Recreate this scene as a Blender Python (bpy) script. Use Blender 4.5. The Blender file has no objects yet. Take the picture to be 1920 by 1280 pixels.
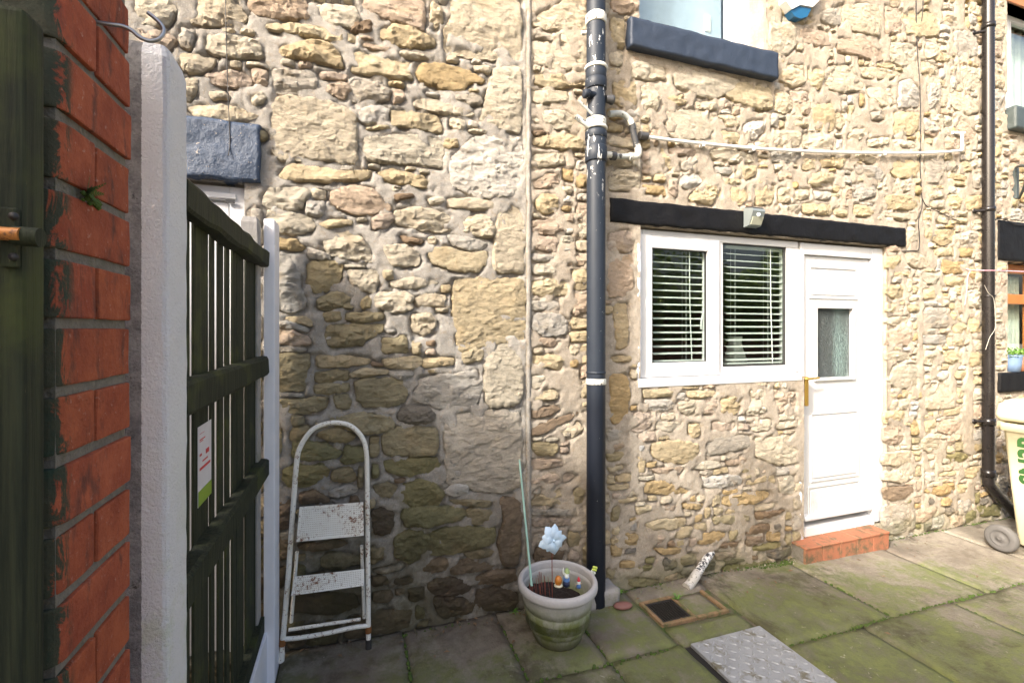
import bpy, bmesh, math, random
import numpy as np
from mathutils import Vector, Matrix
random.seed(7)
R = math.radians
S = bpy.context.scene
COL = S.collection

# ---------------------------------------------------------------- camera
TH = R(18.7); F = 872.0; HZ = 618.0; CZ = 1.575
cam = bpy.data.objects.new('camera', bpy.data.cameras.new('camera'))
COL.objects.link(cam)
cam.location = (0, 0, CZ)
cam.rotation_euler = (R(90), 0, -TH)
cam.data.sensor_width = 36
cam.data.lens = 36 * F / 1920
cam.data.shift_y = -(640 - HZ) / 1920
cam.data.clip_start = 0.03
cam.data.clip_end = 500
S.camera = cam

# ---------------------------------------------------------------- light
SUN = Vector((2, 1, -1.43)).normalized()
sun = bpy.data.objects.new('sun', bpy.data.lights.new('sun', 'SUN'))
COL.objects.link(sun)
sun.data.energy = 2.15
sun.data.angle = R(4.0)
sun.data.color = (1.0, 0.965, 0.91)
sun.rotation_euler = SUN.to_track_quat('-Z', 'Y').to_euler()
W = bpy.data.worlds.new('World'); S.world = W; W.use_nodes = True
wn = W.node_tree
sky = wn.nodes.new('ShaderNodeTexSky'); sky.sky_type = 'NISHITA'; sky.sun_disc = False
sky.sun_elevation = R(32.6); sky.sun_rotation = R(243.4); sky.dust_density = 8.0; sky.air_density = 1.0; sky.ozone_density = .3
wn.links.new(sky.outputs[0], wn.nodes['Background'].inputs[0])
wn.nodes['Background'].inputs[1].default_value = 0.15
S.view_settings.view_transform = 'Standard'
S.view_settings.look = 'None'
S.view_settings.gamma = 1
S.view_settings.use_curve_mapping = False
S.view_settings.exposure = 1.72

# ---------------------------------------------------------------- helpers
WY = 2.5                                    # the street wall of the terrace stands at y = 2.5
def ray(px, py):
    u = (px - 960) / F; v = (HZ - py) / F
    return (math.cos(TH) * u + math.sin(TH), math.cos(TH) - math.sin(TH) * u, v)
def wp(px, py, y=WY):
    a, b, c = ray(px, py); t = y / b
    return (a * t, CZ + c * t)
def gz(x): return 0.005 - 0.0153 * x        # the yard falls gently to the right
def proj(x, y, z):
    dx = math.cos(TH) * x - math.sin(TH) * y; d = math.sin(TH) * x + math.cos(TH) * y
    d = max(d, .05)
    return 960 + F * dx / d, HZ - F * (z - CZ) / d, d

def hsh(i, j, k):
    n = (i * 374761393 + j * 668265263 + k * 2147483647 * 3 + 1013904223) & 0xffffffff
    n = ((n ^ (n >> 13)) * 1274126177) & 0xffffffff
    n = ((n ^ (n >> 16)) * 2246822519) & 0xffffffff
    return ((n ^ (n >> 15)) & 0xffff) / 65535.0
def vnoise(x, y, z=0.0):
    x = np.asarray(x, float); y = np.asarray(y, float); z = np.zeros_like(x) + z
    i = np.floor(x).astype(np.int64); j = np.floor(y).astype(np.int64); k = np.floor(z).astype(np.int64)
    fx = x - i; fy = y - j; fz = z - k
    fx = fx*fx*(3-2*fx); fy = fy*fy*(3-2*fy); fz = fz*fz*(3-2*fz)
    r = 0
    for a in (0, 1):
        for b in (0, 1):
            for c in (0, 1):
                r = r + hsh(i+a, j+b, k+c) * (fx if a else 1-fx) * (fy if b else 1-fy) * (fz if c else 1-fz)
    return r
def fbm(x, y, z=0.0, o=4):
    r = 0; a = .5; s = 0
    for q in range(o):
        r = r + a * vnoise(np.asarray(x)*2**q + 17.3*q, np.asarray(y)*2**q + 5.1*q, z + 3.7*q); s += a; a *= .5
    return r / s

def link(name, me, mat=None, parent=None, loc=None, smooth=False, color=None):
    o = bpy.data.objects.new(name, me); COL.objects.link(o)
    if mat is not None and not me.materials: me.materials.append(mat)
    if loc is not None: o.location = loc
    if parent is not None: o.parent = parent
    if smooth: me.polygons.foreach_set('use_smooth', [True]*len(me.polygons))
    if color is not None: o.color = (*color, 1)
    return o
def empty(name, loc=(0, 0, 0), label=None, cat=None, group=None):
    o = bpy.data.objects.new(name, None); COL.objects.link(o); o.location = loc
    o.empty_display_size = .1
    tag(o, label, cat, group)
    return o
def tag(o, label=None, cat=None, group=None, kind=None):
    if label: o['label'] = label
    if cat: o['category'] = cat
    if group: o['group'] = group
    if kind: o['kind'] = kind
    return o

class MB:
    """collects shapes in world coordinates, then links them as one mesh"""
    def __init__(s): s.v = []; s.f = []; s.sm = []
    def add(s, vs, fs, smooth=False):
        n = len(s.v); s.v += [tuple(v) for v in vs]; s.f += [[n+i for i in f] for f in fs]; s.sm += [smooth]*len(fs)
        return s
    def box(s, x0, x1, y0, y1, z0, z1, b=0.0, rot=None, piv=None):
        x0, x1 = min(x0, x1), max(x0, x1); y0, y1 = min(y0, y1), max(y0, y1); z0, z1 = min(z0, z1), max(z0, z1)
        bm = bmesh.new(); bmesh.ops.create_cube(bm, size=1)
        for v in bm.verts:
            v.co = Vector((x0+(v.co.x+.5)*(x1-x0), y0+(v.co.y+.5)*(y1-y0), z0+(v.co.z+.5)*(z1-z0)))
        b = min(b, .45*min(x1-x0, y1-y0, z1-z0))
        if b > 0: bmesh.ops.bevel(bm, geom=list(bm.edges), offset=b, segments=2, affect='EDGES', profile=.6)
        if rot is not None:
            bmesh.ops.transform(bm, matrix=Matrix.Translation(piv) @ rot @ Matrix.Translation(-Vector(piv)), verts=bm.verts)
        bm.verts.index_update()
        s.add([v.co.copy() for v in bm.verts], [[v.index for v in f.verts] for f in bm.faces]); bm.free()
        return s
    def tube(s, pts, r, n=16, cap=True, rr=None):
        pts = [Vector(p) for p in pts]; N = len(pts); vs = []; fs = []
        up = None
        for i, p in enumerate(pts):
            t = (pts[min(i+1, N-1)] - pts[max(i-1, 0)]).normalized()
            if up is None:
                up = Vector((0, 0, 1)) if abs(t.z) < .9 else Vector((1, 0, 0))
            a = t.cross(up).normalized(); b2 = a.cross(t).normalized(); up = b2
            q = rr[i] if rr else r
            for k in range(n):
                an = 2*math.pi*k/n; vs.append(p + a*math.cos(an)*q + b2*math.sin(an)*q)
        for i in range(N-1):
            for k in range(n):
                fs.append([i*n+k, i*n+(k+1) % n, (i+1)*n+(k+1) % n, (i+1)*n+k])
        s.add(vs, fs, True)
        if cap:
            s.add(vs[:n], [list(range(n))]); s.add(vs[-n:], [list(range(n))[::-1]])
        return s
    def lathe(s, prof, c, n=48, axis='Z', smooth=True):
        vs = []; fs = []
        for r, h in prof:
            for k in range(n):
                a = 2*math.pi*k/n
                if axis == 'Z': vs.append((c[0]+r*math.cos(a), c[1]+r*math.sin(a), c[2]+h))
                elif axis == 'X': vs.append((c[0]+h, c[1]+r*math.cos(a), c[2]+r*math.sin(a)))
                else: vs.append((c[0]+r*math.cos(a), c[1]+h, c[2]+r*math.sin(a)))
        for i in range(len(prof)-1):
            for k in range(n):
                fs.append([i*n+k, i*n+(k+1) % n, (i+1)*n+(k+1) % n, (i+1)*n+k])
        return s.add(vs, fs, smooth)
    def prism(s, poly, y0, y1):           # poly in (x, z), extruded along y
        n = len(poly)
        vs = [(x, y0, z) for x, z in poly] + [(x, y1, z) for x, z in poly]
        fs = [list(range(n)), list(range(2*n-1, n-1, -1))] + [[i, i+n, (i+1) % n+n, (i+1) % n] for i in range(n)]
        return s.add(vs, fs)
    def build(s, name, mat, parent=None, color=None, loc=None):
        me = bpy.data.meshes.new(name)
        off = Vector(loc) if loc is not None else (parent.location.copy() if parent is not None and parent.type == 'EMPTY' else Vector((0, 0, 0)))
        gp = parent
        off = Vector((0, 0, 0)); q = parent
        while q is not None: off += q.location; q = q.parent
        if loc is not None:
            base = Vector(loc)
        else:
            base = off.copy()
        me.from_pydata([Vector(v)-base for v in s.v], [], s.f)
        me.polygons.foreach_set('use_smooth', s.sm)
        me.update()
        bm = bmesh.new(); bm.from_mesh(me); bmesh.ops.recalc_face_normals(bm, faces=bm.faces); bm.to_mesh(me); bm.free()
        o = link(name, me, mat, parent, color=color)
        o.location = base - off
        return o
def bez(pts, n=8):
    """Catmull-Rom through points"""
    P = [Vector(p) for p in pts]; out = []
    P = [P[0]*2-P[1]] + P + [P[-1]*2-P[-2]]
    for i in range(1, len(P)-2):
        for k in range(n):
            t = k/n
            out.append(.5*((2*P[i]) + (P[i+1]-P[i-1])*t + (2*P[i-1]-5*P[i]+4*P[i+1]-P[i+2])*t*t + (3*P[i]-P[i-1]-3*P[i+1]+P[i+2])*t**3))
    out.append(P[-2]); return out

# ---------------------------------------------------------------- materials
class NT:
    def __init__(s, name):
        s.m = bpy.data.materials.new(name); s.m.use_nodes = True; s.t = s.m.node_tree
        s.b = s.t.nodes['Principled BSDF']; s.out = s.t.nodes['Material Output']
    def n(s, ty, **kw):
        nd = s.t.nodes.new(ty)
        for k, v in kw.items(): setattr(nd, k, v)
        return nd
    def l(s, a, b): s.t.links.new(a, b)
    def sv(s, sock, v):
        if isinstance(v, bpy.types.NodeSocket): s.l(v, sock)
        else: sock.default_value = (*v, 1) if isinstance(v, tuple) and len(v) == 3 and sock.type == 'RGBA' else v
    def geo(s): return s.n('ShaderNodeNewGeometry').outputs['Position']
    def obj(s): return s.n('ShaderNodeTexCoord').outputs['Object']
    def noise(s, vec, scale, detail=5, rough=.6, dist=0.0, st=None):
        if st is not None:
            mp = s.n('ShaderNodeMapping'); mp.inputs['Scale'].default_value = st; s.l(vec, mp.inputs['Vector']); vec = mp.outputs[0]
        nd = s.n('ShaderNodeTexNoise'); s.l(vec, nd.inputs['Vector'])
        nd.inputs['Scale'].default_value = scale; nd.inputs['Detail'].default_value = detail
        nd.inputs['Roughness'].default_value = rough; nd.inputs['Distortion'].default_value = dist
        return nd.outputs['Fac']
    def ramp(s, fac, a, b, lo=0.0, hi=1.0):
        nd = s.n('ShaderNodeMapRange'); nd.interpolation_type = 'SMOOTHSTEP'
        s.sv(nd.inputs[0], fac); nd.inputs[1].default_value = a; nd.inputs[2].default_value = b
        nd.inputs[3].default_value = lo; nd.inputs[4].default_value = hi
        return nd.outputs[0]
    def math(s, op, a, b=0.0, clamp=False):
        nd = s.n('ShaderNodeMath', operation=op); nd.use_clamp = clamp
        s.sv(nd.inputs[0], a); s.sv(nd.inputs[1], b); return nd.outputs[0]
    def mix(s, f, a, b, mode='MIX'):
        nd = s.n('ShaderNodeMix', data_type='RGBA', blend_type=mode)
        s.sv(nd.inputs[0], f); s.sv(nd.inputs[6], a); s.sv(nd.inputs[7], b); return nd.outputs[2]
    def bump(s, h, strength=.5, dist=.01, prev=None):
        nd = s.n('ShaderNodeBump'); nd.inputs['Strength'].default_value = strength; nd.inputs['Distance'].default_value = dist
        s.l(h, nd.inputs['Height'])
        if prev is not None: s.l(prev, nd.inputs['Normal'])
        return nd.outputs[0]
    def fin(s, col, rough=.9, nrm=None, metal=0.0, spec=None):
        s.sv(s.b.inputs['Base Color'], col); s.sv(s.b.inputs['Roughness'], rough); s.b.inputs['Metallic'].default_value = metal
        if spec is not None: s.b.inputs['Specular IOR Level'].default_value = spec
        if nrm is not None: s.l(nrm, s.b.inputs['Normal'])
        return s.m
def mul(c, k): return tuple(min(1, x*k) for x in c)

def simple(name, col, rough=.5, metal=0.0, var=.12, scale=30, bump=.15, bscale=120, dirt=None, dirt_lo=.55, dirt_hi=.75, dscale=8, bdist=.002, spec=None):
    t = NT(name); g = t.obj()
    n = t.noise(g, scale)
    c = t.mix(n, mul(col, 1-var), mul(col, 1+var))
    if dirt is not None:
        d = t.ramp(t.noise(g, dscale, 8, .7), dirt_lo, dirt_hi)
        c = t.mix(d, c, dirt)
    h = t.noise(g, bscale, 4, .6)
    rr = t.math('ADD', rough-.08, t.math('MULTIPLY', n, .16))
    return t.fin(c, rr, t.bump(h, bump, bdist) if bump else None, metal, spec)

def height_masks(t, g):
    sp = t.n('ShaderNodeSeparateXYZ'); t.l(g, sp.inputs[0])
    return sp.outputs[0], sp.outputs[1], sp.outputs[2]

def wall_weather(t, g, c, fine):
    """algae, soot and damp which stay on the stone itself"""
    x, y, z = height_masks(t, g)
    n1 = t.noise(g, 2.3, 6, .65); n2 = t.noise(g, 9, 6, .7); n3 = t.noise(g, 38, 4, .65)
    # algae on the damp foot of the wall, strongest in the corner by the fence
    foot = t.ramp(z, .34, -.02); cor = t.math('MULTIPLY', t.ramp(x, 1.15, .2), t.ramp(z, 1.35, .35))
    m = t.math('MAXIMUM', foot, cor)
    mk = t.ramp(t.math('ADD', t.math('MULTIPLY', m, .42), t.math('ADD', t.math('MULTIPLY', n1, .55), t.math('MULTIPLY', n2, .35))), .72, .98)
    c = t.mix(t.math('MULTIPLY', mk, .62), c, (.11, .12, .035))
    # damp brown-black at the very foot, left
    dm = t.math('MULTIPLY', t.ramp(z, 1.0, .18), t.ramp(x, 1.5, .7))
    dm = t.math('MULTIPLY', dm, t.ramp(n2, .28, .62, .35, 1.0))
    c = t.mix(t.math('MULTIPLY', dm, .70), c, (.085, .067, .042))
    # soot patches
    so = t.ramp(t.math('ADD', t.math('MULTIPLY', n1, .5), t.math('MULTIPLY', n2, .6)), .60, .78)
    c = t.mix(t.math('MULTIPLY', so, .28), c, (.19, .17, .14))
    sp2 = t.ramp(n3, .60, .75)
    c = t.mix(t.math('MULTIPLY', sp2, .20), c, (.13, .11, .09))
    return c

def mat_stone(name, per_vertex):
    t = NT(name); g = t.geo()
    if per_vertex:
        at = t.n('ShaderNodeAttribute'); at.attribute_name = 'tint'; base = at.outputs['Color']
    else: base = t.n('ShaderNodeObjectInfo').outputs['Color']
    a = t.noise(g, 14, 6, .7, .4, st=(1, 1, 2.2)); b = t.noise(g, 60, 5, .7); d = t.noise(g, 5, 4, .6)
    c = t.mix(t.ramp(a, .3, .7), t.mix(1.0, base, (.84, .82, .80), 'MULTIPLY'), t.mix(1.0, base, (1.16, 1.14, 1.1), 'MULTIPLY'))
    c = t.mix(t.math('MULTIPLY', t.ramp(d, .55, .72), .35), c, (.50, .36, .19))
    c = t.mix(t.math('MULTIPLY', t.ramp(b, .35, .7), .35), c, t.mix(1.0, c, (1.3, 1.28, 1.25), 'MULTIPLY'))
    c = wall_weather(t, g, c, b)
    h1 = t.noise(g, 42, 9, .8, .8, st=(1, 1, 1.8)); h2 = t.noise(g, 170, 5, .8)
    nb = t.bump(h1, 1.0, .024); nb = t.bump(h2, .9, .006, nb)
    return t.fin(c, .93, nb, spec=.2)
def mat_mortar(name, col):
    t = NT(name); g = t.geo()
    a = t.noise(g, 7, 6, .7); b = t.noise(g, 70, 5, .7)
    c = t.mix(t.ramp(a, .3, .7), mul(col, .72), mul(col, 1.12))
    c = t.mix(t.math('MULTIPLY', t.ramp(b, .48, .7), .45), c, mul(col, .55))
    c = t.mix(t.math('MULTIPLY', t.ramp(t.noise(g, 120, 3, .7), .56, .70), .55), c, mul(col, 1.45))
    c = t.mix(t.math('MULTIPLY', t.ramp(t.noise(g, 24, 6, .75, .6), .52, .66), .5), c, (.36, .28, .19))
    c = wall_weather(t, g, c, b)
    h1 = t.noise(g, 38, 8, .78); h2 = t.noise(g, 200, 5, .8)
    nb = t.bump(h1, .9, .014); nb = t.bump(h2, .8, .005, nb)
    return t.fin(c, .95, nb, spec=.2)
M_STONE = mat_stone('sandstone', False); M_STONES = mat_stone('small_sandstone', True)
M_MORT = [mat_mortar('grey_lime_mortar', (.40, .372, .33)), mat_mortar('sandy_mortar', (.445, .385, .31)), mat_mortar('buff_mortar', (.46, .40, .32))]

def mat_flag():
    t = NT('flagstone'); g = t.geo(); oi = t.n('ShaderNodeObjectInfo')
    x, y, z = height_masks(t, g)
    n0 = t.noise(g, .9, 5, .6, .3); n1 = t.noise(g, 2.6, 7, .68, .5); n2 = t.noise(g, 11, 7, .72); n3 = t.noise(g, 60, 5, .7)
    base = t.mix(t.ramp(n1, .3, .7), (.155, .135, .108), (.33, .30, .245))
    base = t.mix(.5, base, oi.outputs['Color'], 'MULTIPLY')
    base = t.mix(t.math('MULTIPLY', t.ramp(n2, .5, .72), .5), base, (.15, .115, .085))
    # algae: thickest towards the yard, thin on the trodden strip to the right
    far = t.math('ADD', t.ramp(x, 4.6, 2.6, .0, .14), t.ramp(y, 2.45, 1.9, 0, .13))
    al = t.ramp(t.math('ADD', t.math('ADD', t.math('MULTIPLY', n0, .5), t.math('MULTIPLY', n1, .60)), t.math('ADD', far, t.math('MULTIPLY', n2, .30))), .80, .95)
    al = t.math('MULTIPLY', al, t.ramp(n2, .25, .6, .55, 1.0))
    green = t.mix(t.ramp(n2, .3, .7), (.052, .070, .018), (.155, .18, .056))
    c = t.mix(t.math('MULTIPLY', al, .86), base, green)
    dk = t.ramp(t.math('ADD', t.math('MULTIPLY', t.noise(g, 1.7, 6, .7, .8), .7), t.math('MULTIPLY', n2, .3)), .50, .62)
    c = t.mix(t.math('MULTIPLY', dk, .72), c, (.055, .046, .034))
    lic = t.ramp(t.noise(g, 21, 6, .75, .6), .62, .70)
    c = t.mix(t.math('MULTIPLY', lic, .55), c, (.46, .44, .36))
    c = t.mix(t.math('MULTIPLY', t.ramp(n3, .55, .72), .4), c, t.mix(1.0, c, (.5, .5, .5), 'MULTIPLY'))
    wet = t.math('MULTIPLY', t.ramp(x, 1.6, .4), t.ramp(y, 1.9, 2.4))
    c = t.mix(t.math('MULTIPLY', wet, t.ramp(n2, .3, .7, .25, .7)), c, (.075, .055, .04))
    nb = t.bump(n2, .8, .016); nb = t.bump(n3, .9, .006, nb)
    return t.fin(c, .88, nb, spec=.25)
M_FLAG = mat_flag()

def mat_brick():
    t = NT('red_brick'); g = t.geo(); oi = t.n('ShaderNodeObjectInfo')
    x, y, z = height_masks(t, g)
    n1 = t.noise(g, 18, 6, .7); n2 = t.noise(g, 90, 5, .7); n4 = t.noise(g, 26, 5, .65, .3, st=(1, 1, .35))
    base = t.mix(t.ramp(n1, .3, .7), (.245, .055, .027), (.39, .105, .048))
    base = t.mix(.35, base, oi.outputs['Color'], 'MULTIPLY')
    base = t.mix(t.math('MULTIPLY', t.ramp(n4, .54, .70), .7), base, (.06, .03, .028))
    base = t.mix(t.math('MULTIPLY', t.ramp(n2, .6, .72), .35), base, (.55, .40, .33))
    # green fence paint splashed over the front arris
    gp = t.math('MULTIPLY', t.ramp(y, .790, .768), t.ramp(t.math('ADD', t.noise(g, 26, 6, .75, .8, st=(1, 1, .5)), t.ramp(x, -.358, -.380, 0, .30)), .50, .58))
    base = t.mix(t.math('MULTIPLY', gp, .88), base, (.012, .045, .030))
    pr_ = t.ramp(t.noise(g, 160, 4, .8), .62, .72)
    base = t.mix(t.math('MULTIPLY', pr_, .5), base, (.10, .04, .03))
    nb = t.bump(n1, .5, .010); nb = t.bump(n2, .8, .004, nb)
    return t.fin(base, .85, nb, spec=.3)
M_BRICK = mat_brick()
M_BMORT = simple('dark_brick_mortar', (.16, .148, .125), .95, var=.5, scale=60, bump=1.0, bscale=120, dirt=(.10, .10, .06), dirt_lo=.5, dirt_hi=.75, dscale=24, bdist=.006)

def mat_green_wood():
    t = NT('dark_green_stained_wood'); g = t.geo(); oi = t.n('ShaderNodeObjectInfo')
    gr = t.noise(g, 9, 6, .7, .3, st=(9, 9, .35)); n = t.noise(g, 5, 5, .6); f = t.noise(g, 60, 5, .7, 0, st=(3, 3, .4))
    c = t.mix(t.ramp(gr, .3, .7), (.008, .012, .007), (.034, .040, .020))
    c = t.mix(t.math('MULTIPLY', t.ramp(n, .52, .7), .5), c, (.07, .085, .02))
    c = t.mix(t.math('MULTIPLY', t.ramp(f, .66, .76), .6), c, (.20, .18, .09))
    c = t.mix(.35, c, oi.outputs['Color'], 'MULTIPLY')
    nb = t.bump(gr, .6, .004); nb = t.bump(f, .4, .002, nb)
    return t.fin(c, .78, nb, spec=.3)
M_GWOOD = mat_green_wood()

def mat_white_post():
    t = NT('white_painted_concrete'); g = t.geo()
    x, y, z = height_masks(t, g)
    n = t.noise(g, 40, 6, .7); n2 = t.noise(g, 8, 6, .7); n3 = t.noise(g, 160, 4, .7)
    c = t.mix(n2, (.76, .76, .78), (.86, .86, .87))
    gr = t.math('MULTIPLY', t.ramp(z, 1.5, .5), t.ramp(t.math('ADD', n2, t.math('MULTIPLY', n, .3)), .58, .80))
    c = t.mix(t.math('MULTIPLY', gr, .55), c, (.42, .50, .20))
    c = t.mix(t.ramp(t.noise(g, 60, 6, .8), .69, .72), c, (.10, .09, .08))
    # bare concrete left of the brushed edge of the paint
    bare = t.ramp(t.math('ADD', t.math('MULTIPLY', x, 1.0), t.math('MULTIPLY', t.noise(g, 90, 5, .8), .006)), -.4030, -.4042)
    con = t.mix(t.ramp(t.noise(g, 22, 7, .75), .35, .65), (.17, .165, .17), (.34, .33, .325))
    con = t.mix(t.ramp(t.noise(g, 45, 5, .7), .6, .7), con, (.06, .06, .06))
    c = t.mix(bare, c, con)
    nb = t.bump(n, .8, .010); nb = t.bump(n3, .8, .004, nb)
    return t.fin(c, .78, nb)
M_POST = mat_white_post()
M_WPAINT = simple('white_painted_board', (.76, .76, .80), .6, var=.06, scale=14, bump=.3, bscale=60, dirt=(.33, .31, .22), dirt_lo=.62, dirt_hi=.8, dscale=12)
M_CONC = simple('grey_concrete', (.30, .285, .27), .92, var=.35, scale=16, bump=.8, bscale=120, dirt=(.14, .15, .08), dirt_lo=.5, dirt_hi=.75, bdist=.004)
M_UPVC = simple('white_plastic_frame', (.60, .605, .61), .32, var=.015, scale=6, bump=.0)
def mat_door():
    t = NT('white_plastic_door_skin'); g = t.geo(); x, y, z = height_masks(t, g)
    n = t.noise(g, 7, 6, .7); f = t.noise(g, 50, 6, .75, .5)
    c = t.mix(n, (.55, .555, .565), (.60, .605, .61))
    gr = t.math('MULTIPLY', t.ramp(z, .75, .12), t.ramp(t.math('ADD', t.math('MULTIPLY', n, .5), t.math('MULTIPLY', f, .5)), .40, .62))
    c = t.mix(t.math('MULTIPLY', gr, .5), c, (.34, .33, .30))
    c = t.mix(t.ramp(f, .70, .74, 0, .4), c, (.3, .29, .27))
    return t.fin(c, .36, t.bump(n, .08, .002))
M_UPVC2 = mat_door()
M_GASKET = simple('black_rubber_gasket', (.03, .03, .03), .7, bump=0)
M_BLIND = simple('blind_slat_plastic', (.72, .73, .70), .5, var=.03, bump=0)
M_CORD = simple('white_cord', (.75, .75, .73), .8, bump=0)

def mat_paint_stone(name, col, chip=.70, rough=.55, chipcol=(.45, .38, .28), bd=.010):
    t = NT(name); g = t.geo()
    n = t.noise(g, 12, 7, .7); f = t.noise(g, 55, 7, .75); ff = t.noise(g, 150, 4, .7)
    c = t.mix(n, mul(col, .7), mul(col, 1.35))
    c = t.mix(t.ramp(f, chip, chip+.03), c, chipcol)
    nb = t.bump(n, .8, bd); nb = t.bump(f, .6, .005, nb); nb = t.bump(ff, .3, .002, nb)
    return t.fin(c, rough, nb)
M_BLACKST = mat_paint_stone('black_painted_lintel', (.0035, .0035, .0045), .70, .62, (.12, .12, .12)); M_BLACKST.node_tree.nodes['Principled BSDF'].inputs['Specular IOR Level'].default_value = .22
M_NAVY = mat_paint_stone('dark_blue_painted_sill', (.022, .033, .056), .70, .55, (.10, .08, .07), .004)
M_BLUEST = mat_paint_stone('blue_painted_rough_stone', (.030, .052, .095), .63, .45, (.50, .42, .33), .02)
M_GREENST = mat_paint_stone('green_grey_painted_sill', (.05, .065, .065), .68, .5, (.3, .3, .28))

def mat_soilpipe():
    t = NT('grey_black_plastic_pipe'); g = t.geo(); x, y, z = height_masks(t, g)
    n = t.noise(g, 22, 5, .7, 0, st=(1, 1, .3)); f = t.noise(g, 75, 3, .6); st = t.noise(g, 20, 5, .7, .5, st=(2, 2, .5))
    c = t.mix(n, (.009, .013, .022), (.024, .033, .048))
    c = t.mix(t.math('MULTIPLY', t.ramp(z, 1.33, 1.10), .85), c, (.0035, .006, .013))     # shade painted into the lower length
    c = t.mix(t.ramp(f, .735, .75), c, (.65, .65, .60))                  # paint specks
    up = t.math('MULTIPLY', t.ramp(z, 2.2, 2.6), t.ramp(st, .615, .635))
    c = t.mix(up, c, (.66, .66, .64))
    return t.fin(c, t.math('ADD', .38, t.math('MULTIPLY', n, .3)), t.bump(n, .12, .003), spec=.35)
M_SOIL = mat_soilpipe()
M_BLACKPL = simple('black_plastic_downpipe', (.014, .012, .012), .28, var=.3, scale=12, bump=.06, bscale=40)
M_PAINTRING = simple('cream_paint_on_collar', (.66, .65, .58), .6, var=.08, bump=.4, bscale=70, dirt=(.08, .08, .09), dirt_lo=.58, dirt_hi=.62, dscale=45)
M_GREYPVC = simple('weathered_grey_plastic', (.42, .44, .42), .45, var=.25, scale=20, bump=.2, dirt=(.07, .07, .07), dirt_lo=.56, dirt_hi=.62, dscale=24)
M_DGREY = simple('dark_grey_plastic', (.06, .06, .062), .4, var=.25, bump=.1, dirt=(.5, .5, .48), dirt_lo=.66, dirt_hi=.7, dscale=60)
M_WPIPE = simple('white_plastic_pipe', (.78, .78, .76), .35, var=.05, bump=0)
M_CABLE = simple('black_cable', (.016, .014, .014), .6, bump=0)
M_STEEL = simple('galvanised_steel', (.32, .33, .35), .38, .9, var=.2, scale=40, bump=.2, bscale=200, dirt=(.12, .05, .02), dirt_lo=.62, dirt_hi=.7, dscale=18)
M_RUST = simple('copper_pipe_orange', (.50, .20, .05), .45, .2, var=.35, scale=50, bump=.3, dirt=(.10, .05, .03), dirt_lo=.55, dirt_hi=.65, dscale=40)
M_BRASS = simple('brass', (.55, .36, .08), .3, .8, var=.15, bump=.1)
M_CREAM = simple('cream_bin_plastic', (.62, .57, .39), .42, var=.05, scale=5, bump=.08, bscale=160, dirt=(.52, .45, .26), dirt_lo=.6, dirt_hi=.85, dscale=5)
M_TYRE = simple('grey_rubber', (.10, .095, .09), .75, var=.2, bump=.2)
M_GREENTXT = simple('green_print', (.025, .09, .02), .5, bump=0)
M_TERRA = simple('orange_quarry_tile', (.33, .125, .065), .8, var=.25, scale=12, bump=.5, bscale=120, dirt=(.11, .085, .045), dirt_lo=.42, dirt_hi=.66, dscale=13)
M_ORWOOD = simple('orange_varnished_wood', (.42, .15, .035), .35, var=.3, scale=9, bump=.1)
M_BAMBOO = simple('green_plastic_cane', (.25, .42, .36), .45, var=.12, bump=.1)
def mat_ladder():
    t = NT('rusty_white_enamel'); g = t.geo(); x, y, z = height_masks(t, g)
    n = t.noise(g, 26, 6, .7); f = t.noise(g, 75, 6, .75); n2 = t.noise(g, 9, 5, .7)
    c = t.mix(n, (.70, .67, .58), (.82, .81, .76))
    c = t.mix(t.math('MULTIPLY', t.ramp(n2, .5, .7), .3), c, (.62, .54, .36))
    r = t.ramp(t.math('ADD', t.math('MULTIPLY', f, .7), t.math('MULTIPLY', n2, .38)), .575, .66)
    c = t.mix(r, c, t.mix(f, (.28, .075, .015), (.10, .035, .012)))
    return t.fin(c, .55, t.bump(f, .3, .002))
M_LADDER = mat_ladder()
def mat_pot():
    t = NT('weathered_plastic_planter'); g = t.geo(); x, y, z = height_masks(t, g)
    n = t.noise(g, 14, 6, .7, .3, st=(1, 1, .6)); f = t.noise(g, 70, 5, .7)
    c = t.mix(f, (.34, .33, .33), (.46, .45, .45))
    m = t.math('MULTIPLY', t.ramp(z, .29, .12), t.ramp(n, .28, .60, .45, 1.0))
    c = t.mix(m, c, t.mix(f, (.085, .105, .022), (.16, .19, .05)))
    c = t.mix(t.math('MULTIPLY', t.ramp(z, .09, .0), .75), c, (.05, .045, .025))
    return t.fin(c, .75, t.bump(f, .3, .002))
M_POT = mat_pot()
M_SOILE = simple('dark_potting_soil', (.022, .014, .012), .98, var=.6, scale=60, bump=1.0, bscale=70, bdist=.012)
M_TWIG = simple('red_brown_dry_twig', (.22, .06, .04), .8, bump=.1)
def mat_petal():
    t = NT('pale_blue_pinwheel_plastic'); g = t.geo()
    n = t.noise(g, 30, 3, .5)
    return t.fin(t.mix(n, (.42, .62, .80), (.66, .78, .90)), .35)
M_PETAL = mat_petal()
def plain(name, col, rough=.5, metal=0.0):
    t = NT(name); return t.fin(t.mix(t.noise(t.obj(), 20), mul(col, .85), mul(col, 1.12)), rough, None, metal)
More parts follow.
